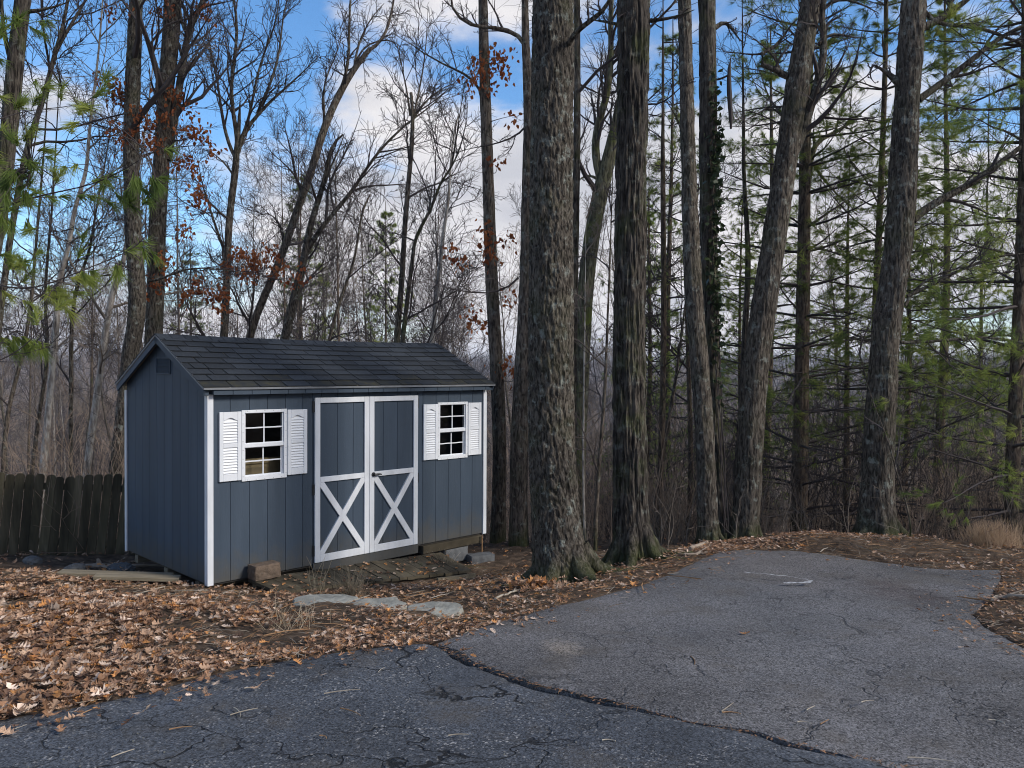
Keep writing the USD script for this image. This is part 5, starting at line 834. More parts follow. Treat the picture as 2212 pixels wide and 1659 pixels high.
# ------------------------------------------------------------------ pines
def pine(label, h, seed, live=0.12, r0=0.095, blen=2.1, ntuft=1.0):
    rng = np.random.default_rng(seed); t = thing('pine_tree', label, 'tree'); base_name[t.GetPath()] = 'pine_tree'
    z = np.linspace(-0.3, h, 40); P = np.c_[0.05 * np.sin(z * 0.5 + seed), 0.05 * np.cos(z * 0.4), z]; R = r0 * (1 - np.clip(z, 0, h) / h) ** 0.8 + 0.012
    obj('trunk', trunk_mesh(P, R, 16, 0.003, 4, 2, 0.25, seed), LK['pinebark'], t, smooth=True)
    S, D, L, live_ = [], [], [], []
    zz = 0.5
    while zz < h - 0.3:
        m_ = rng.integers(3, 6); a0 = rng.random() * 6.28; f = zz / h
        for k in range(m_):
            a = a0 + k * 2 * math.pi / m_ + rng.normal(0, 0.25); i = np.interp(zz + rng.normal(0, 0.04), z, np.arange(40)); S.append([np.interp(i, np.arange(40), P[:, 0]), np.interp(i, np.arange(40), P[:, 1]), zz]); e = math.radians(rng.uniform(-12, 14) + 26 * f)
            D.append([math.cos(a) * math.cos(e), math.sin(a) * math.cos(e), math.sin(e)]); dead = f < live * (0.7 + 0.6 * rng.random()); L.append(blen * (1.08 - f) * rng.uniform(0.55, 1.1) * (0.75 if dead else 1)); live_.append(not dead)
        zz += rng.uniform(0.3, 0.55)
    S, D, L, live_ = map(np.array, (S, D, L, live_)); r = np.interp(S[:, 2], z, R) * 0.28 + 0.004
    P1, R1 = grow(S, D, L, np.minimum(r, 0.022), np.full(len(r), 0.003), 9, 0.06, 0.012, rng)
    ls = [(P1, R1, 4)]; S2, D2, L2, r2 = kids(P1, R1, 9, 0.25, 1.0, 52, 0.36, 0.5, rng, flat=0.75); P2, R2 = grow(S2, D2, L2, np.maximum(r2, 0.003), np.full(len(r2), 0.002), 5, 0.1, 0.02, rng); ls.append((P2, R2, 3))
    S3, D3, L3, r3 = kids(P2, R2, 3, 0.3, 1.0, 45, 0.45, 0.6, rng, flat=0.5); P3, R3 = grow(S3, D3, L3, np.maximum(r3, 0.0022), np.full(len(r3), 0.0018), 3, 0.1, 0.03, rng); ls.append((P3, R3, 3))
    obj('branches', levels_mesh(ls), LK['twig'], t)
    lv2 = np.repeat(live_, 9); lv3 = np.repeat(lv2, 3)
    T = np.vstack([P2[lv2][:, -1], P3[lv3][:, -1], P2[lv2][:, 3]]); DD = np.vstack([unit(P2[lv2][:, -1] - P2[lv2][:, -2]), unit(P3[lv3][:, -1] - P3[lv3][:, -2]), unit(P2[lv2][:, 3] - P2[lv2][:, 2])])
    # foliage comes in clumps
    k = meshkit.fbm(T * 0.9 + seed * 3, 2, seed) + rng.normal(0, 0.05, len(T)) > 0.42 - 0.12 * ntuft; T, DD = T[k], DD[k]
    o = obj('needles', needles(T, DD, rng, 22, 0.125, 0.0046), LK['needles'], t); o.SetCustomDataByKey('kind', 'stuff')
    return t, h
PINE_LAB = ['young white pine with sparse flat sprays of needles at the wood edge']
pines = [pine('slim pine at the right picture edge beside the dry grass', 13.0, 31, 0.08, 0.085, 2.6, 0.75), pine('pine with green sprays just behind the big right-hand trunk', 12.0, 32, 0.10, 0.055, 2.6, 0.9), pine('straight mossy-green pine between the leaning trunk and the big right-hand trunk', 13.5, 33, 0.16, 0.115, 2.4, 0.6)]
def place(o, x, y, rot=0.0, scale=1.0):
    z = float(gz(x, y)) if abs(x) < 14.5 and y < 23 else hz(x, y)
    ops = UsdGeom.Xformable(o).GetOrderedXformOps(); ops[0].Set(Gf.Vec3d(x, y, z - 0.05)); ops[1].Set(float(rot)); ops[2].Set(Gf.Vec3f(scale, scale, scale))
def xy(u, d): p = at(u, 800, d); return p[0], d
place(pines[0][0], *xy(2197, 10.6), 20); place(pines[1][0], *xy(1893, 12.6), 100); place(pines[2][0], *xy(1731, 12.4), 200)
prot_p = [p[0] for p in pines]; rp_ = np.random.default_rng(77)
def dup_at(proto, x, y, rot, scale, label, group, nm=None):
    o = dup(proto, (0, 0, 0), 0, 1.0, label, group); place(o, x, y, rot, scale); return o
for u, d, s in [(1445, 18.0, 0.9), (1660, 18.0, 0.85), (2035, 15.5, 0.8), (2255, 12.5, 0.9), (2310, 17.0, 1.0), (1960, 16.0, 0.55), (1600, 15.0, 0.5), (1830, 14.0, 0.5), (1400, 15.5, 0.5)]:
    x, y = xy(u, d); dup_at(prot_p[rp_.integers(3)], x, y, rp_.random() * 360, s, ('small young pine among the brush in the right-hand thicket' if s < 0.7 else 'tall young pine with sparse flat sprays in the right-hand thicket'), 'young pines in the thicket behind the pad')
for k, (u, d, s, lab) in enumerate([(652, 38, 1.25, 'distant dark pine crown over the left half of the shed ridge'), (832, 42, 1.35, 'distant dark pine crown over the right half of the shed ridge'), (700, 60, 1.5, 'faint far pine between the two dark crowns over the shed'), (410, 48, 1.3, 'far pine showing over the left end of the shed roof')]):
    x, y = xy(u, d); dup_at(prot_p[k % 3], x, y, 70 * k, s * 1.15, lab, None)
# the pine whose boughs hang into the picture at left
lp = thing('white_pine', 'pine at the left edge with long-needled boughs hanging into the picture', 'tree', (-5.0, 5.9, float(gz(-5.0, 5.9)))); lb = np.array([-5.0, 5.9, float(gz(-5.0, 5.9))]); rl = np.random.default_rng(91)
zt = np.linspace(-0.3, 11, 60); obj('trunk', trunk_mesh(np.c_[0.04 * np.sin(zt), 0.05 * np.cos(zt), zt], 0.14 * (1 - np.clip(zt, 0, 11) / 11.5) + 0.01, 28, 0.006, 5, 3, 0.3, 41), LK['pinebark'], lp, smooth=True)
Ts, Ds, lsm = [], [], []
boughs = [([(-10, 452, 5.6), (100, 420, 5.5), (200, 397, 5.5), (283, 357, 5.4), (352, 318, 5.4)], 6.5), ([(-10, 612, 5.3), (91, 617, 5.2), (156, 593, 5.2), (234, 562, 5.2), (273, 544, 5.2), (322, 503, 5.2)], 7), ([(-10, 782, 5.0), (39, 757, 5.0), (86, 713, 5.0), (112, 674, 5.0)], 7), ([(-10, 655, 5.5), (30, 628, 5.6), (70, 560, 5.7), (90, 520, 5.7)], 4), ([(-10, 260, 5.9), (60, 240, 6.0), (130, 232, 6.0), (230, 190, 6.1)], 4), ([(-10, 445, 6.2), (60, 425, 6.3), (140, 390, 6.4)], 3), ([(-10, 90, 6.2), (40, 60, 6.2), (90, 45, 6.2)], 4)]
for pl, w0 in boughs:
    q = np.array([at(*p) for p in pl]) - lb; S0 = np.array([0, 0, q[0][2] + 0.25]); q = spline(np.vstack([S0, q]), 26); rr = np.linspace(w0, 1.6, 26) * 0.5 * 5.3 / FU; obj('limb', tube1(q, rr, 6), LK['twig'], lp, smooth=True)
    i = np.arange(6, 26); S2, D2, L2, r2 = kids(q[i][None], rr[i][None], 13, 0.1, 1.0, 48, 0.16, 0.6, rl, flat=0.4); P2, R2 = grow(S2, D2, np.clip(L2, 0.12, 0.55), np.maximum(r2 * .6, 0.0025), np.full(len(r2), 0.002), 6, 0.1, -0.02, rl); lsm.append((P2, R2, 4))
    keep = rl.random(13) < 0.62
    for P_ in P2[keep]: Ts += [P_[-1], P_[3]]; Ds += [P_[-1] - P_[-2], P_[3] - P_[2]]
bone = np.vstack([P_.reshape(-1, 3) for P_, _, _ in lsm])
for u, v, k in [(12, 392, 5), (30, 375, 5), (48, 395, 5), (20, 430, 4), (55, 420, 3), (82, 180, 3), (30, 42, 3), (86, 42, 2), (60, 285, 3), (25, 300, 3), (150, 360, 2), (340, 400, 4), (345, 385, 3), (285, 395, 4), (280, 420, 3), (250, 578, 3), (262, 600, 2), (190, 598, 3), (205, 610, 2), (115, 630, 4), (125, 640, 3), (12, 560, 4), (40, 575, 3), (60, 485, 3), (15, 480, 4), (20, 748, 4), (45, 742, 4), (70, 738, 4), (85, 750, 3), (10, 735, 3), (330, 545, 2), (315, 430, 2), (180, 240, 3), (150, 270, 2), (40, 225, 3), (215, 395, 2), (110, 330, 3), (75, 350, 3)]:
    for _ in range(k):
        c_ = at(u + rl.normal(0, 9), v + rl.normal(0, 7), 5.3 + rl.normal(0, 0.12)) - lb; b_ = bone[np.argmin(np.linalg.norm(bone - c_, axis=1))]; dd = unit(c_ - b_); Ts.append(c_); Ds.append(dd * 0.7 + np.array([0.35, 0, -0.35])); q = spline([b_, 0.5 * (b_ + c_) + [0, 0, 0.03], c_], 6); lsm.append((q[None], np.linspace(0.004, 0.002, 6)[None], 4))
zz_ = rl.uniform(1.6, 10.5, 95); aa_ = np.where(zz_ < 5.2, rl.uniform(1.75, 4.3, 95), rl.uniform(0, 6.28, 95)); S1 = np.c_[0 * zz_, 0 * zz_, zz_]; D1 = np.c_[np.cos(aa_), np.sin(aa_), 0.05 + 0.03 * zz_]
P1, R1 = grow(S1, D1, 3.2 * (1.1 - zz_ / 12), np.full(95, 0.02), np.full(95, 0.004), 9, 0.06, 0.01, rl); S2, D2, L2, r2 = kids(P1, R1, 9, 0.2, 1.0, 50, 0.3, 0.5, rl, flat=0.7); P2, R2 = grow(S2, D2, L2, np.full(len(r2), 0.004), np.full(len(r2), 0.002), 4, 0.1, 0.02, rl); lsm += [(P1, R1, 4), (P2, R2, 3)]
Ts += list(P2[:, -1]) + list(P2[:, 2]); Ds += list(P2[:, -1] - P2[:, -2]) + list(P2[:, 2] - P2[:, 1])
obj('twigs', levels_mesh(lsm), LK['twig'], lp).SetCustomDataByKey('kind', 'stuff'); obj('needles', needles(np.array(Ts), unit(np.array(Ds)), rl, 38, 0.125, 0.0058, 0.28, 0.33), LK['needles'], lp).SetCustomDataByKey('kind', 'stuff')

# ------------------------------------------------------------------ the woods behind: one of each kind with its parts, then copies
def bare(seed, h, r0, mat, twig, c0=0.3, m1=16, m=(7, 5, 4), cl=3.0, lean=0.05, name='bare_tree'):
    rng = np.random.default_rng(seed); t = thing(name, 'slender bare tree', 'tree'); base_name[t.GetPath()] = name
    n = 26; z = np.linspace(-0.3, h, n); w = np.cumsum(rng.normal(0, lean * h / n, (n, 2)), 0) * 0.7 + np.outer(np.linspace(0, 1, n), rng.normal(0, lean * h, 2)); w -= w[1]; P = np.c_[w, z]; R = r0 * (1 - 0.92 * np.clip(z, 0, h) / h) ** 0.9
    obj('trunk', trunk_mesh(P, R, 9, 0.003, 3, 1.2, 0.2, seed), LK[mat], t, smooth=True)
    S, D, L, r = kids(P[None], R[None], m1, c0, 1.0, 42, 0.01, 0.5, rng); L = cl * (0.5 + 0.9 * rng.random(m1)) * (1.2 - 0.65 * np.linspace(0, 1, m1)); P1, R1 = grow(S, D, L, np.clip(r, 0.006, 0.06), np.full(m1, 0.004), 8, 0.12, 0.10, rng)
    obj('crown', levels_mesh([(P1, R1, 4)] + branch_levels(P1, R1, rng, m, rmin=0.0045, n=(6, 4, 3))), LK[twig], t); return t
protos = [bare(201, 13, 0.075, 'grey', 'twig'), bare(202, 15, 0.085, 'maple', 'twig', lean=0.03), bare(203, 12, 0.065, 'pale', 'twig_pale', 0.3), bare(204, 14, 0.08, 'grey', 'twig_pale', 0.4, lean=0.07), bare(205, 11, 0.06, 'maple', 'twig', 0.22, cl=2.4), bare(206, 16, 0.09, 'pinebark', 'twig', 0.45, lean=0.02)]
rb = np.random.default_rng(404); spots = []
def free(x, y, dmin): return all((x - a) ** 2 + (y - b) ** 2 > dmin * dmin for a, b in spots)
n_ = 0; regions = {}
for _ in range(4000):
    y = 20 + 60 * rb.random() ** 0.8; x = (rb.random() * 2 - 1) * (0.72 * y + 1.5)
    u = 1106 + FU * x / y
    if y < 27 and 300 < u < 1060: continue
    if 1250 < u and rb.random() < 0.45: continue
    if not free(x, y, 1.4 + 0.03 * y): continue
    if u < 300 and y < 30 and rb.random() < 0.6: continue
    spots.append((x, y)); k = n_ % 6; n_ += 1; kind_ = ('slim grey', 'straight brown', 'pale-barked', 'grey pale-twigged', 'short brown', 'tall dark')[k]
    if n_ > 125: break
    lab, grp = ((kind_ + ' bare tree in the woods beyond the fence left of the shed', 'bare trees left of the shed') if u < 320 else (kind_ + ' bare tree in the woods rising over the shed roof', 'bare trees behind the shed') if u < 1070 else (kind_ + ' bare tree in the woods behind the two front oaks', 'bare trees behind the oaks') if u < 1460 else (kind_ + ' bare tree in the thicket behind the parking pad', 'bare trees behind the pad'))
    s = (0.55 + 0.4 * rb.random()) * (1 + 0.028 * np.clip(y - 18, 0, 32)) if u < 1080 else 0.6 + 0.5 * rb.random()
    if n_ <= 6: place(protos[k], x, y, rb.random() * 360, s); tag(protos[k], lab, None, grp)
    else: dup_at(protos[k], x, y, rb.random() * 360, s, lab, grp)

# scattered stuff as point instancers; their prototypes are children
def scatter(name, label, category, protos_, pos, quat_yaw=None, scale=None, idx=None, tilt=None, parent=None, seed=0):
    rng = np.random.default_rng(seed); par = path_of(parent); path = f'{par}/{numbered(par, name)}'
    pi = UsdGeom.PointInstancer.Define(stage, path)
    for k, (mesh, mat, sm) in enumerate(protos_):
        usdkit.mesh(stage, f'{path}/form_{k:03d}' if k else f'{path}/form', mesh, mat, smooth=sm); pi.GetPrototypesRel().AddTarget(f'{path}/form_{k:03d}' if k else f'{path}/form')
    n = len(pos); idx = rng.integers(0, len(protos_), n) if idx is None else idx
    pi.CreateProtoIndicesAttr(Vt.IntArray.FromNumpy(np.asarray(idx, np.int32))); pi.CreatePositionsAttr(Vt.Vec3fArray.FromNumpy(np.asarray(pos, np.float32)))
    yaw = rng.random(n) * 2 * np.pi if quat_yaw is None else quat_yaw; tl = np.zeros(n) if tilt is None else tilt; ax = rng.random(n) * 2 * np.pi
    qy = np.stack([np.cos(yaw / 2), 0 * yaw, 0 * yaw, np.sin(yaw / 2)], 1); qt = np.stack([np.cos(tl / 2), np.cos(ax) * np.sin(tl / 2), np.sin(ax) * np.sin(tl / 2), 0 * tl], 1)
    a, b = qt, qy
    q = np.stack([a[:, 0] * b[:, 0] - a[:, 1] * b[:, 1] - a[:, 2] * b[:, 2] - a[:, 3] * b[:, 3], a[:, 0] * b[:, 1] + a[:, 1] * b[:, 0] + a[:, 2] * b[:, 3] - a[:, 3] * b[:, 2], a[:, 0] * b[:, 2] - a[:, 1] * b[:, 3] + a[:, 2] * b[:, 0] + a[:, 3] * b[:, 1], a[:, 0] * b[:, 3] + a[:, 1] * b[:, 2] - a[:, 2] * b[:, 1] + a[:, 3] * b[:, 0]], 1)
    pi.CreateOrientationsAttr([Gf.Quath(*map(float, x)) for x in q])
    s = np.ones(n) if scale is None else scale; s = np.repeat(s[:, None], 3, 1) if s.ndim == 1 else s
    pi.CreateScalesAttr(Vt.Vec3fArray.FromNumpy(s.astype(np.float32)))
    return tag(pi, label, category if parent is None else None, None, 'stuff')
def bare_low(seed, h=15):
    rng = np.random.default_rng(seed); n = 6; z = np.linspace(-0.5, h, n); P = np.c_[np.cumsum(rng.normal(0, 0.25, (n, 2)), 0), z]; R = 0.14 * (1 - 0.9 * np.clip(z, 0, h) / h)
    S, D, L, r = kids(P[None], R[None], 12, 0.3, 1.0, 40, 0.01, 0.5, rng); L = 3.2 * (0.5 + 0.9 * rng.random(12)) * (1.2 - 0.6 * np.linspace(0, 1, 12)); P1, R1 = grow(S, D, L, np.clip(r, 0.02, 0.06), np.full(12, 0.01), 4, 0.12, 0.1, rng)
    return levels_mesh([(P[None], R[None], 5), (P1, R1, 3)] + branch_levels(P1, R1, rng, (6, 4), rmin=0.011, sides=(3, 3), n=(3, 3)))
lows = [(bare_low(500 + k), LK[('twig', 'brush', 'twig_pale', 'twig')[k]], False) for k in range(4)]
rd = np.random.default_rng(888); yy = 75 + 165 * rd.random(900) ** 0.8; xx = (rd.random(900) * 2 - 1) * (0.78 * yy)
scatter('distant_woods', 'mass of bare grey trees filling the valley below the slope', 'woods', lows, np.c_[xx, yy, height(xx, yy)], scale=0.8 + 0.5 * rd.random(900), seed=1)
yy = 240 + 900 * rd.random(4200) ** 1.1; xx = (rd.random(4200) * 2 - 1) * (0.8 * yy)
scatter('far_woods', 'faint bare woods on the far ridge at the horizon', 'woods', lows, np.c_[xx, yy, height(xx, yy)], scale=np.stack([2.2 + 1.4 * rd.random(4200), 2.2 + 1.4 * rd.random(4200), 0.9 + 0.5 * rd.random(4200)], 1), seed=2)
# brush
def brush(seed, n, h, spread, arch=0.05, tw=4):
    rng = np.random.default_rng(seed); S = np.c_[rng.normal(0, spread, (n, 2)), np.full(n, -0.1)]; D = np.c_[rng.normal(0, 0.2, (n, 2)), np.ones(n)]
    P, R = grow(S, D, h * (0.35 + 0.8 * rng.random(n)), 0.004 + 0.005 * rng.random(n), np.full(n, 0.002), 7, 0.09, -arch * 0.4, rng)
    return levels_mesh([(P, R, 4)] + branch_levels(P, R, rng, (tw, 3), (0.38, 0.4), rmin=0.0024, n=(5, 3), ang=40))
bru = [(brush(600 + k, 26, (1.5, 2.2, 1.1, 2.8)[k], (0.45, 0.4, 0.6, 0.5)[k]), LK[('brush', 'brush', 'twig_pale', 'twig')[k]], False) for k in range(4)]
bx_, by_ = [], []
for _ in range(9000):
    y = 9.6 + 26 * rd.random() ** 1.3; x = (rd.random() * 2 - 1) * (0.72 * y + 2)
    edge = np.interp(x, [-12, -6.5, -4.4, -2.5, 0.0, 0.6, 1.2, 2.2, 3.2, 4.6, 5.4, 7, 12], [11.3, 11.0, 11.8, 12.6, 13.2, 12.6, 11.4, 11.0, 10.5, 10.2, 10.1, 10.2, 10])
    if y < edge: continue
    if x < 0.3 and rd.random() < 0.3: continue
    bx_.append(x); by_.append(y)
    if len(bx_) >= 430: break
bx_, by_ = np.array(bx_), np.array(by_); bzz = np.where(by_ < 23, gz(bx_, np.minimum(by_, 23.9)), height(bx_, by_))
scatter('undergrowth', 'tangled brown brush of thin bare stems at the wood edge', 'brush', bru, np.c_[bx_, by_, bzz], scale=0.6 + 0.6 * rd.random(len(bx_)), seed=3)

# ------------------------------------------------------------------ grasses
def grass(name, label, pos, n, h, spread, mat, seed, lean=0.35):
    rng = np.random.default_rng(seed); S = np.c_[rng.normal(0, spread, (n, 2)), np.full(n, -0.02)]; D = np.c_[rng.normal(0, lean, (n, 2)), np.ones(n)]
    P, R = grow(S, D, h * (0.45 + 0.7 * rng.random(n)), np.full(n, 0.0022), np.full(n, 0.0008), 5, 0.12, -0.05, rng); t = thing(name, label, 'grass', pos); obj('blades', tubes(P, R, 3), mat, t).SetCustomDataByKey('kind', 'stuff')
grass('grass_tuft', 'small dry pale grass tuft growing in front of the ramp', snap(at(765, 1262, 7.9)), 130, 0.30, 0.05, LK['straw_grey'], 1)
grass('dry_grass', 'golden dry grass clump at the right edge beside the slim pine', snap(at(2150, 1188, 10.0)), 900, 0.36, 0.15, LK['straw'], 2)
grass('dry_grass', 'golden dry grass right at the picture edge behind the slim pine', snap(at(2218, 1185, 11.2)), 600, 0.45, 0.22, LK['straw'], 3)
grass('grass_tuft', 'thin dry weed stems standing by the left flagstone', snap(at(690, 1285, 7.4)), 14, 0.42, 0.03, LK['straw_grey'], 4, 0.12)
grass('grass_tuft', 'sparse straw stalks in the leaves left of the flagstones', snap(at(625, 1345, 6.0)), 60, 0.22, 0.12, LK['straw_grey'], 5, 0.5)
grass('grass_tuft', 'short green weed at the driveway edge right of the flagstones', snap(at(1045, 1322, 6.3)), 40, 0.07, 0.03, LK['ivy'], 6, 0.8)
grass('grass_tuft', 'dry weed stems under the shed\'s right corner', snap(at(962, 1180, 9.7)), 26, 0.34, 0.04, LK['straw_grey'], 7, 0.3)

# ------------------------------------------------------------------ fallen leaves, needles, gravel
def leaf_mesh(seed):
    """A lobed oak leaf about 1 long, curled."""
    rng = np.random.default_rng(seed); nL = 4; xs_ = [0.0, 0.06]; ws = [0.008, 0.02]
    for k in range(nL):
        x0 = 0.12 + 0.8 * k / nL; pk = (0.17, 0.27, 0.30, 0.2)[k] * (0.85 + 0.3 * rng.random()); xs_ += [x0, x0 + 0.10]; ws += [0.07, pk]
    xs_ += [1.0]; ws += [0.015]; xs_, ws = np.array(xs_), np.array(ws); n = len(xs_)
    v = np.vstack([np.c_[xs_, 0 * xs_], np.c_[xs_ + 0.05 * (ws > 0.12), ws], np.c_[xs_ + 0.05 * (ws > 0.12), -ws]]); c1, c2, c3 = rng.uniform(-0.5, 0.9), rng.uniform(0.4, 1.9), rng.uniform(-0.8, 0.8)
    z = c1 * (v[:, 0] - 0.5) ** 2 + c2 * v[:, 1] ** 2 * 2 + c3 * v[:, 1] * (v[:, 0] - 0.5) + rng.normal(0, 0.02, len(v)); V = np.c_[v[:, 0] - 0.5, v[:, 1], z]; f = []
    for i in range(n - 1): f += [[i, i + 1, n + i + 1], [i, n + i + 1, n + i], [i, 2 * n + i + 1, i + 1], [i, 2 * n + i, 2 * n + i + 1]]
    return V, np.array(f)
LEAVES = [leaf_mesh(700 + k) for k in range(6)]
def leaf_weight(x, y):
    """How many leaves lie here, 0 to 1."""
    u, v = 1106 + FU * x / y, 0
    bank = ((x < 0.4) & (y < np.interp(x, [-6, -3.4, -1.5, -0.3, 0.3], [6.6, 6.8, 6.5, 6.0, 5.9]))).astype(float) * np.interp(x, [-3, -1.2, 0.2], [1.0, 0.9, 0.5])
    fore = np.where(y > 6.4, 0.22, 0.3); berm = np.exp(-((y - np.interp(x, [1.5, 3, 4.5, 6, 8], [9.2, 9.5, 9.4, 9.3, 9.3])) / 0.7) ** 2) * ((x > 1.2) & (x < 5.2)) * 0.9
    right = np.where((x > 2.0) & (y < 9.8), 0.6, 0.0); back = np.where(y > 9.7, 0.4, 0.0)
    w = np.maximum.reduce([bank, fore * (x < 3.0), berm, right, back]); n_ = meshkit.fbm(np.stack([x * 1.3, y * 1.3, 0 * x], -1), 3, 6); return w * np.clip(0.4 + (n_ - 0.38) * 4, 0.05, 1)
def shed_free(x, y):
    q = np.stack([x - SH[0], y - SH[1]], -1); a = _c * q[:, 0] + _s * q[:, 1]; b = -_s * q[:, 0] + _c * q[:, 1]
    return ~((a > -0.05) & (a < L_ + 0.05) & (b > -0.05) & (b < D_ + 0.1))
def on_ramp(x, y):
    q = np.stack([x - SH[0], y - SH[1]], -1); a = _c * q[:, 0] + _s * q[:, 1]; b = -_s * q[:, 0] + _c * q[:, 1]
    return (a > 0.38) & (a < 3.0) & (b > -0.85) & (b < 0)
rk = np.random.default_rng(999)
def sample(n, x0, x1, y0, y1, wf):
    x = rk.uniform(x0, x1, n); y = rk.uniform(y0, y1, n); ok = (rk.random(n) < wf(x, y)) & shed_free(x, y); x, y = x[ok], y[ok]
    d_ = np.where(inside(x, y), shapely.distance(shapely.points(x, y), _b), 0); ok = (d_ < 0.02 + 0.5 * rk.random(len(x)) ** 7) & ~on_ramp(x, y); return x[ok], y[ok]
x, y = sample(64000, -5.2, 3.2, 3.6, 9.6, leaf_weight); x2, y2 = sample(24000, -8, 9, 8.0, 19, leaf_weight)
x3, y3 = sample(11000, 2.6, 6.6, 4.4, 10.2, leaf_weight); x, y = np.r_[x, x2, x3], np.r_[y, y2, y3]; size = (0.032 + 0.055 * rk.random(len(x)) ** 2.0) * np.interp(x, [-3, -1.5, 0.5], [1.3, 0.95, 0.75]); z = np.where(inside(x, y), PL(y) + 0.028, gz(x, y) + 0.012 + 0.03 * rk.random(len(x)))
tilt = np.abs(rk.normal(0, 0.34, len(x))); vis = (np.abs(x / y) < 0.64) & (y < 7.2) & (y > 3.7); score = np.where(vis, size / y, 0); big = np.argsort(-score)[:300]; rest = np.setdiff1d(np.arange(len(x)), big)
col = np.random.default_rng(5).choice(5, len(x), p=[0.32, 0.27, 0.16, 0.17, 0.08])
for i in big:
    V, F = LEAVES[i % 6]; a = rk.random() * 6.283; ca, sa = math.cos(a), math.sin(a); ta, tx = tilt[i], rk.random() * 6.283; V = V * size[i] * 1.05; V = np.c_[V[:, 0] * ca - V[:, 1] * sa, V[:, 0] * sa + V[:, 1] * ca, V[:, 2]]
    k_ = np.array([math.cos(tx), math.sin(tx), 0]); V = V * math.cos(ta) + np.cross(k_, V) * math.sin(ta) + np.outer(V @ k_, k_) * (1 - math.cos(ta)); obj('leaf', (V + [x[i], y[i], z[i] + 0.02], F), LK[f'leaf{col[i]}'], ground)
scatter('leaf_litter', None, None, [(LEAVES[(k * 7 + k // 6) % 6], LK[f'leaf{k % 5}'], False) for k in range(15)], np.c_[x, y, z][rest], scale=size[rest], idx=(col[rest] + 5 * rk.integers(0, 3, len(rest))), tilt=tilt[rest], parent=ground, seed=4)
ra, rbb = rk.uniform(0.45, 2.9, 130), rk.uniform(0, 1, 130); fr = (ra - 0.4) / 2.5; P_ = np.array([(BL + (BR - BL) * f_) * (1 - g_) + (FL + (FR - FL) * f_) * g_ for f_, g_ in zip(fr, rbb ** 0.7)]); P_ = s2w(P_ + [0, 0, 0.012])
scatter('ramp_leaves', 'small brown leaves scattered over the plank ramp', 'leaves', [(LEAVES[k], LK[f'leaf{k % 5}'], False) for k in range(5)], P_, scale=0.03 + 0.045 * rk.random(130), tilt=np.abs(rk.normal(0, 0.2, 130)), seed=14)
# pine needles and bits of twig lying on the soil and along the asphalt's edge
def nw(x, y): return np.clip(0.35 + 0.9 * (meshkit.fbm(np.stack([x * 2, y * 2, 0 * x], -1), 3, 8) - 0.35), 0, 1) * np.where(y > 9.2, 0.5, 1)
x, y = sample(42000, -5, 6.5, 3.6, 10.2, nw); stk = tube1([[-0.5, 0, 0], [0, 0.03, 0.02], [0.5, 0, 0.0]], [0.012, 0.014, 0.01], 3, False); chip = hull([[-0.5, -0.2, 0], [0.5, -0.1, 0.02], [0.3, 0.2, 0.05], [-0.4, 0.22, 0.02], [0, 0, 0.1]])
ln = np.where(rk.random(len(x)) < 0.9, 0.06 + 0.08 * rk.random(len(x)), 0.12 + 0.25 * rk.random(len(x)) ** 2); ch = rk.random(len(x)) < 0.3; ln[ch] = 0.015 + 0.02 * rk.random(ch.sum())
scatter('needle_litter', None, None, [(stk, LK['needle_litter'], False), (stk, LK['stick'], False), (chip, LK['leaf3'], False), (chip, LK['leaf0'], False)], np.c_[x, y, np.where(inside(x, y), PL(y) + 0.022, gz(x, y) + 0.01 + 0.012 * rk.random(len(x)))], scale=ln, idx=np.where(ch, rk.integers(2, 4, len(x)), rk.choice(2, len(x), p=[0.75, 0.25])), tilt=np.abs(rk.normal(0, 0.15, len(x))), parent=ground, seed=5)
# debris in the joint, loose grit and a few leaves on the asphalt
cpt = np.array([cl.interpolate(s).coords[0] for s in np.linspace(0, cl.length * 0.75, 500)]) + rk.normal(0, 0.018, (500, 2)); ds = rk.random(500)
scatter('joint_debris', 'needles and crumbs of leaf caught in the joint between the slabs', 'debris', [(stk, LK['needle_litter'], False), (chip, LK['leaf0'], False), (chip, LK['leaf3'], False)], np.c_[cpt, PL(cpt[:, 1]) + 0.008], scale=np.where(ds < 0.5, 0.06, 0.022), idx=np.where(ds < 0.5, 0, np.where(ds < 0.75, 1, 2)), tilt=np.abs(rk.normal(0, 0.15, 500)), seed=6)
peb = trimesh.creation.icosphere(1, 1.0); pv = np.array(peb.vertices) * (0.7 + 0.6 * meshkit.noise(np.array(peb.vertices) * 2, 4))[:, None] * [1, 0.8, 0.5]
gx_, gy_2 = rk.uniform(-2.4, 4, 5000), rk.uniform(2.9, 8.2, 5000); k = inside(gx_, gy_2) & (rk.random(5000) < 0.25 + (meshkit.fbm(np.stack([gx_, gy_2, 0 * gx_], -1) * 1.2, 3, 12) > 0.52) * 0.6); gx_, gy_2 = gx_[k], gy_2[k]
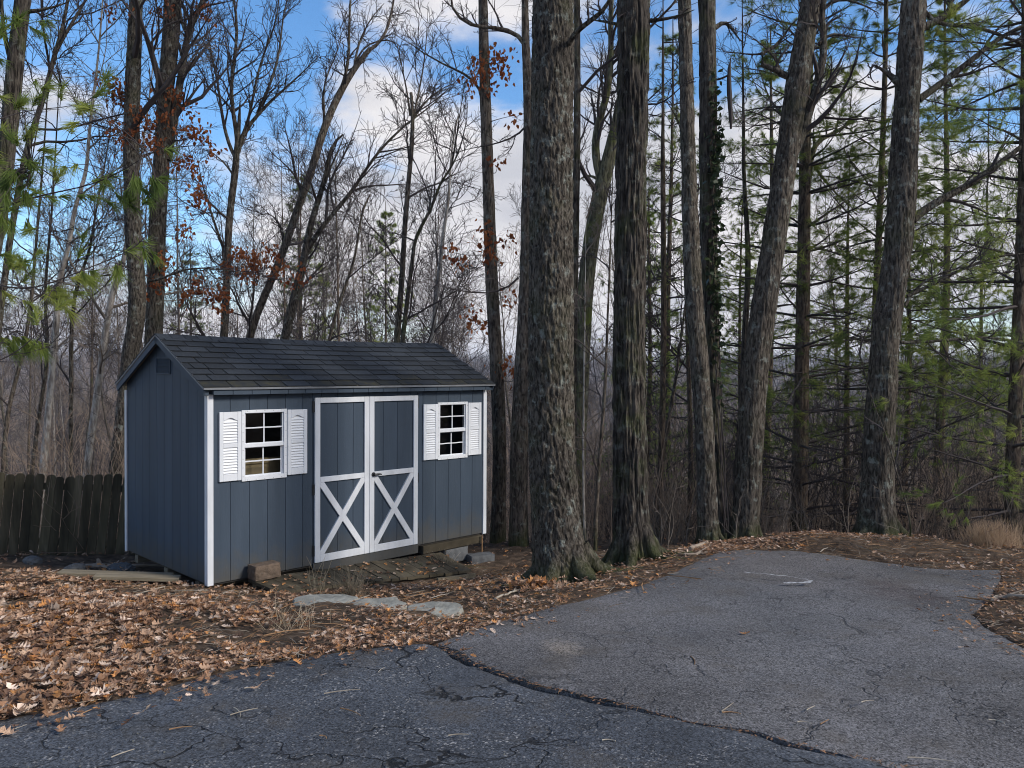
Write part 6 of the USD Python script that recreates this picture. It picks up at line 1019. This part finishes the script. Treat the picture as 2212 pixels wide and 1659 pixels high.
scatter('loose_grit', 'small pale loose stone chips lying on the asphalt', 'gravel', [(( pv, np.array(peb.faces)), LK['stone'], True), ((pv[:, [1, 0, 2]], np.array(peb.faces)[:, ::-1]), LK['concrete'], True)], np.c_[gx_, gy_2, PL(gy_2) + 0.016], scale=0.0018 + 0.004 * rk.random(len(gx_)) ** 2, seed=7)
for k, (u, v, sz, mt, lab) in enumerate([(1608, 1380, 0.07, 4, 'orange curled leaf alone on the middle of the pad'), (525, 1422, 0.06, 1, 'tan leaf on the asphalt near the leafy bank'), (1024, 1430, 0.06, 4, 'orange leaf at the left end of the asphalt joint'), (1735, 1187, 0.1, 4, 'yellow leaf on the far edge of the pad'), (1370, 1270, 0.14, 4, 'large orange leaf on the litter in front of the dark oak')]):
    p = on_ground(u, v) if k > 2 else None
    if p is None: r = ray(u, v); p = C0 + r * ((0.05 * 2.5 - CAM_H) / (r[2] + 0.05 * r[1]))
    t = thing('fallen_leaf', lab, 'leaf', p + [0, 0, 0.035], k * 1.1); V, F = LEAVES[k]; obj('blade', (V * sz, F), LK[f'leaf{mt}'], t)
# heap of orange leaves at the foot of the thickest oak
hp = thing('leaf_heap', 'small heap of orange oak leaves at the foot of the thickest oak', 'leaves', snap(at(1160, 1272, 7.3)))
for k in range(60):
    V, F = LEAVES[k % 6]; s_ = 0.08 + 0.05 * rk.random(); a, b, c_ = rk.random(3) * 6.28; R_ = trimesh.transformations.euler_matrix(rk.normal(0, .7), rk.normal(0, .7), c_)[:3, :3]
    obj('leaf', (V * s_ @ R_.T + [rk.normal(0, 0.16), rk.normal(0, 0.07), 0.03 + 0.07 * rk.random()], F), LK[('leaf0', 'leaf4', 'leaf1')[k % 3]], hp)

# ------------------------------------------------------------------ air
HAZE = 0.00025
hzm = M('air', {'v': ('principled_volume', {'color': (0.80, 0.86, 0.98), 'density': HAZE, 'anisotropy': 0.2})}, [], surface=None, volume='v.volume')
if HAZE > 0:
    o = obj('haze', bx(-2500, 2500, -580, 2900, -70, 60), hzm); tag(o, 'thin blue haze over the valley', None, None, 'stuff')
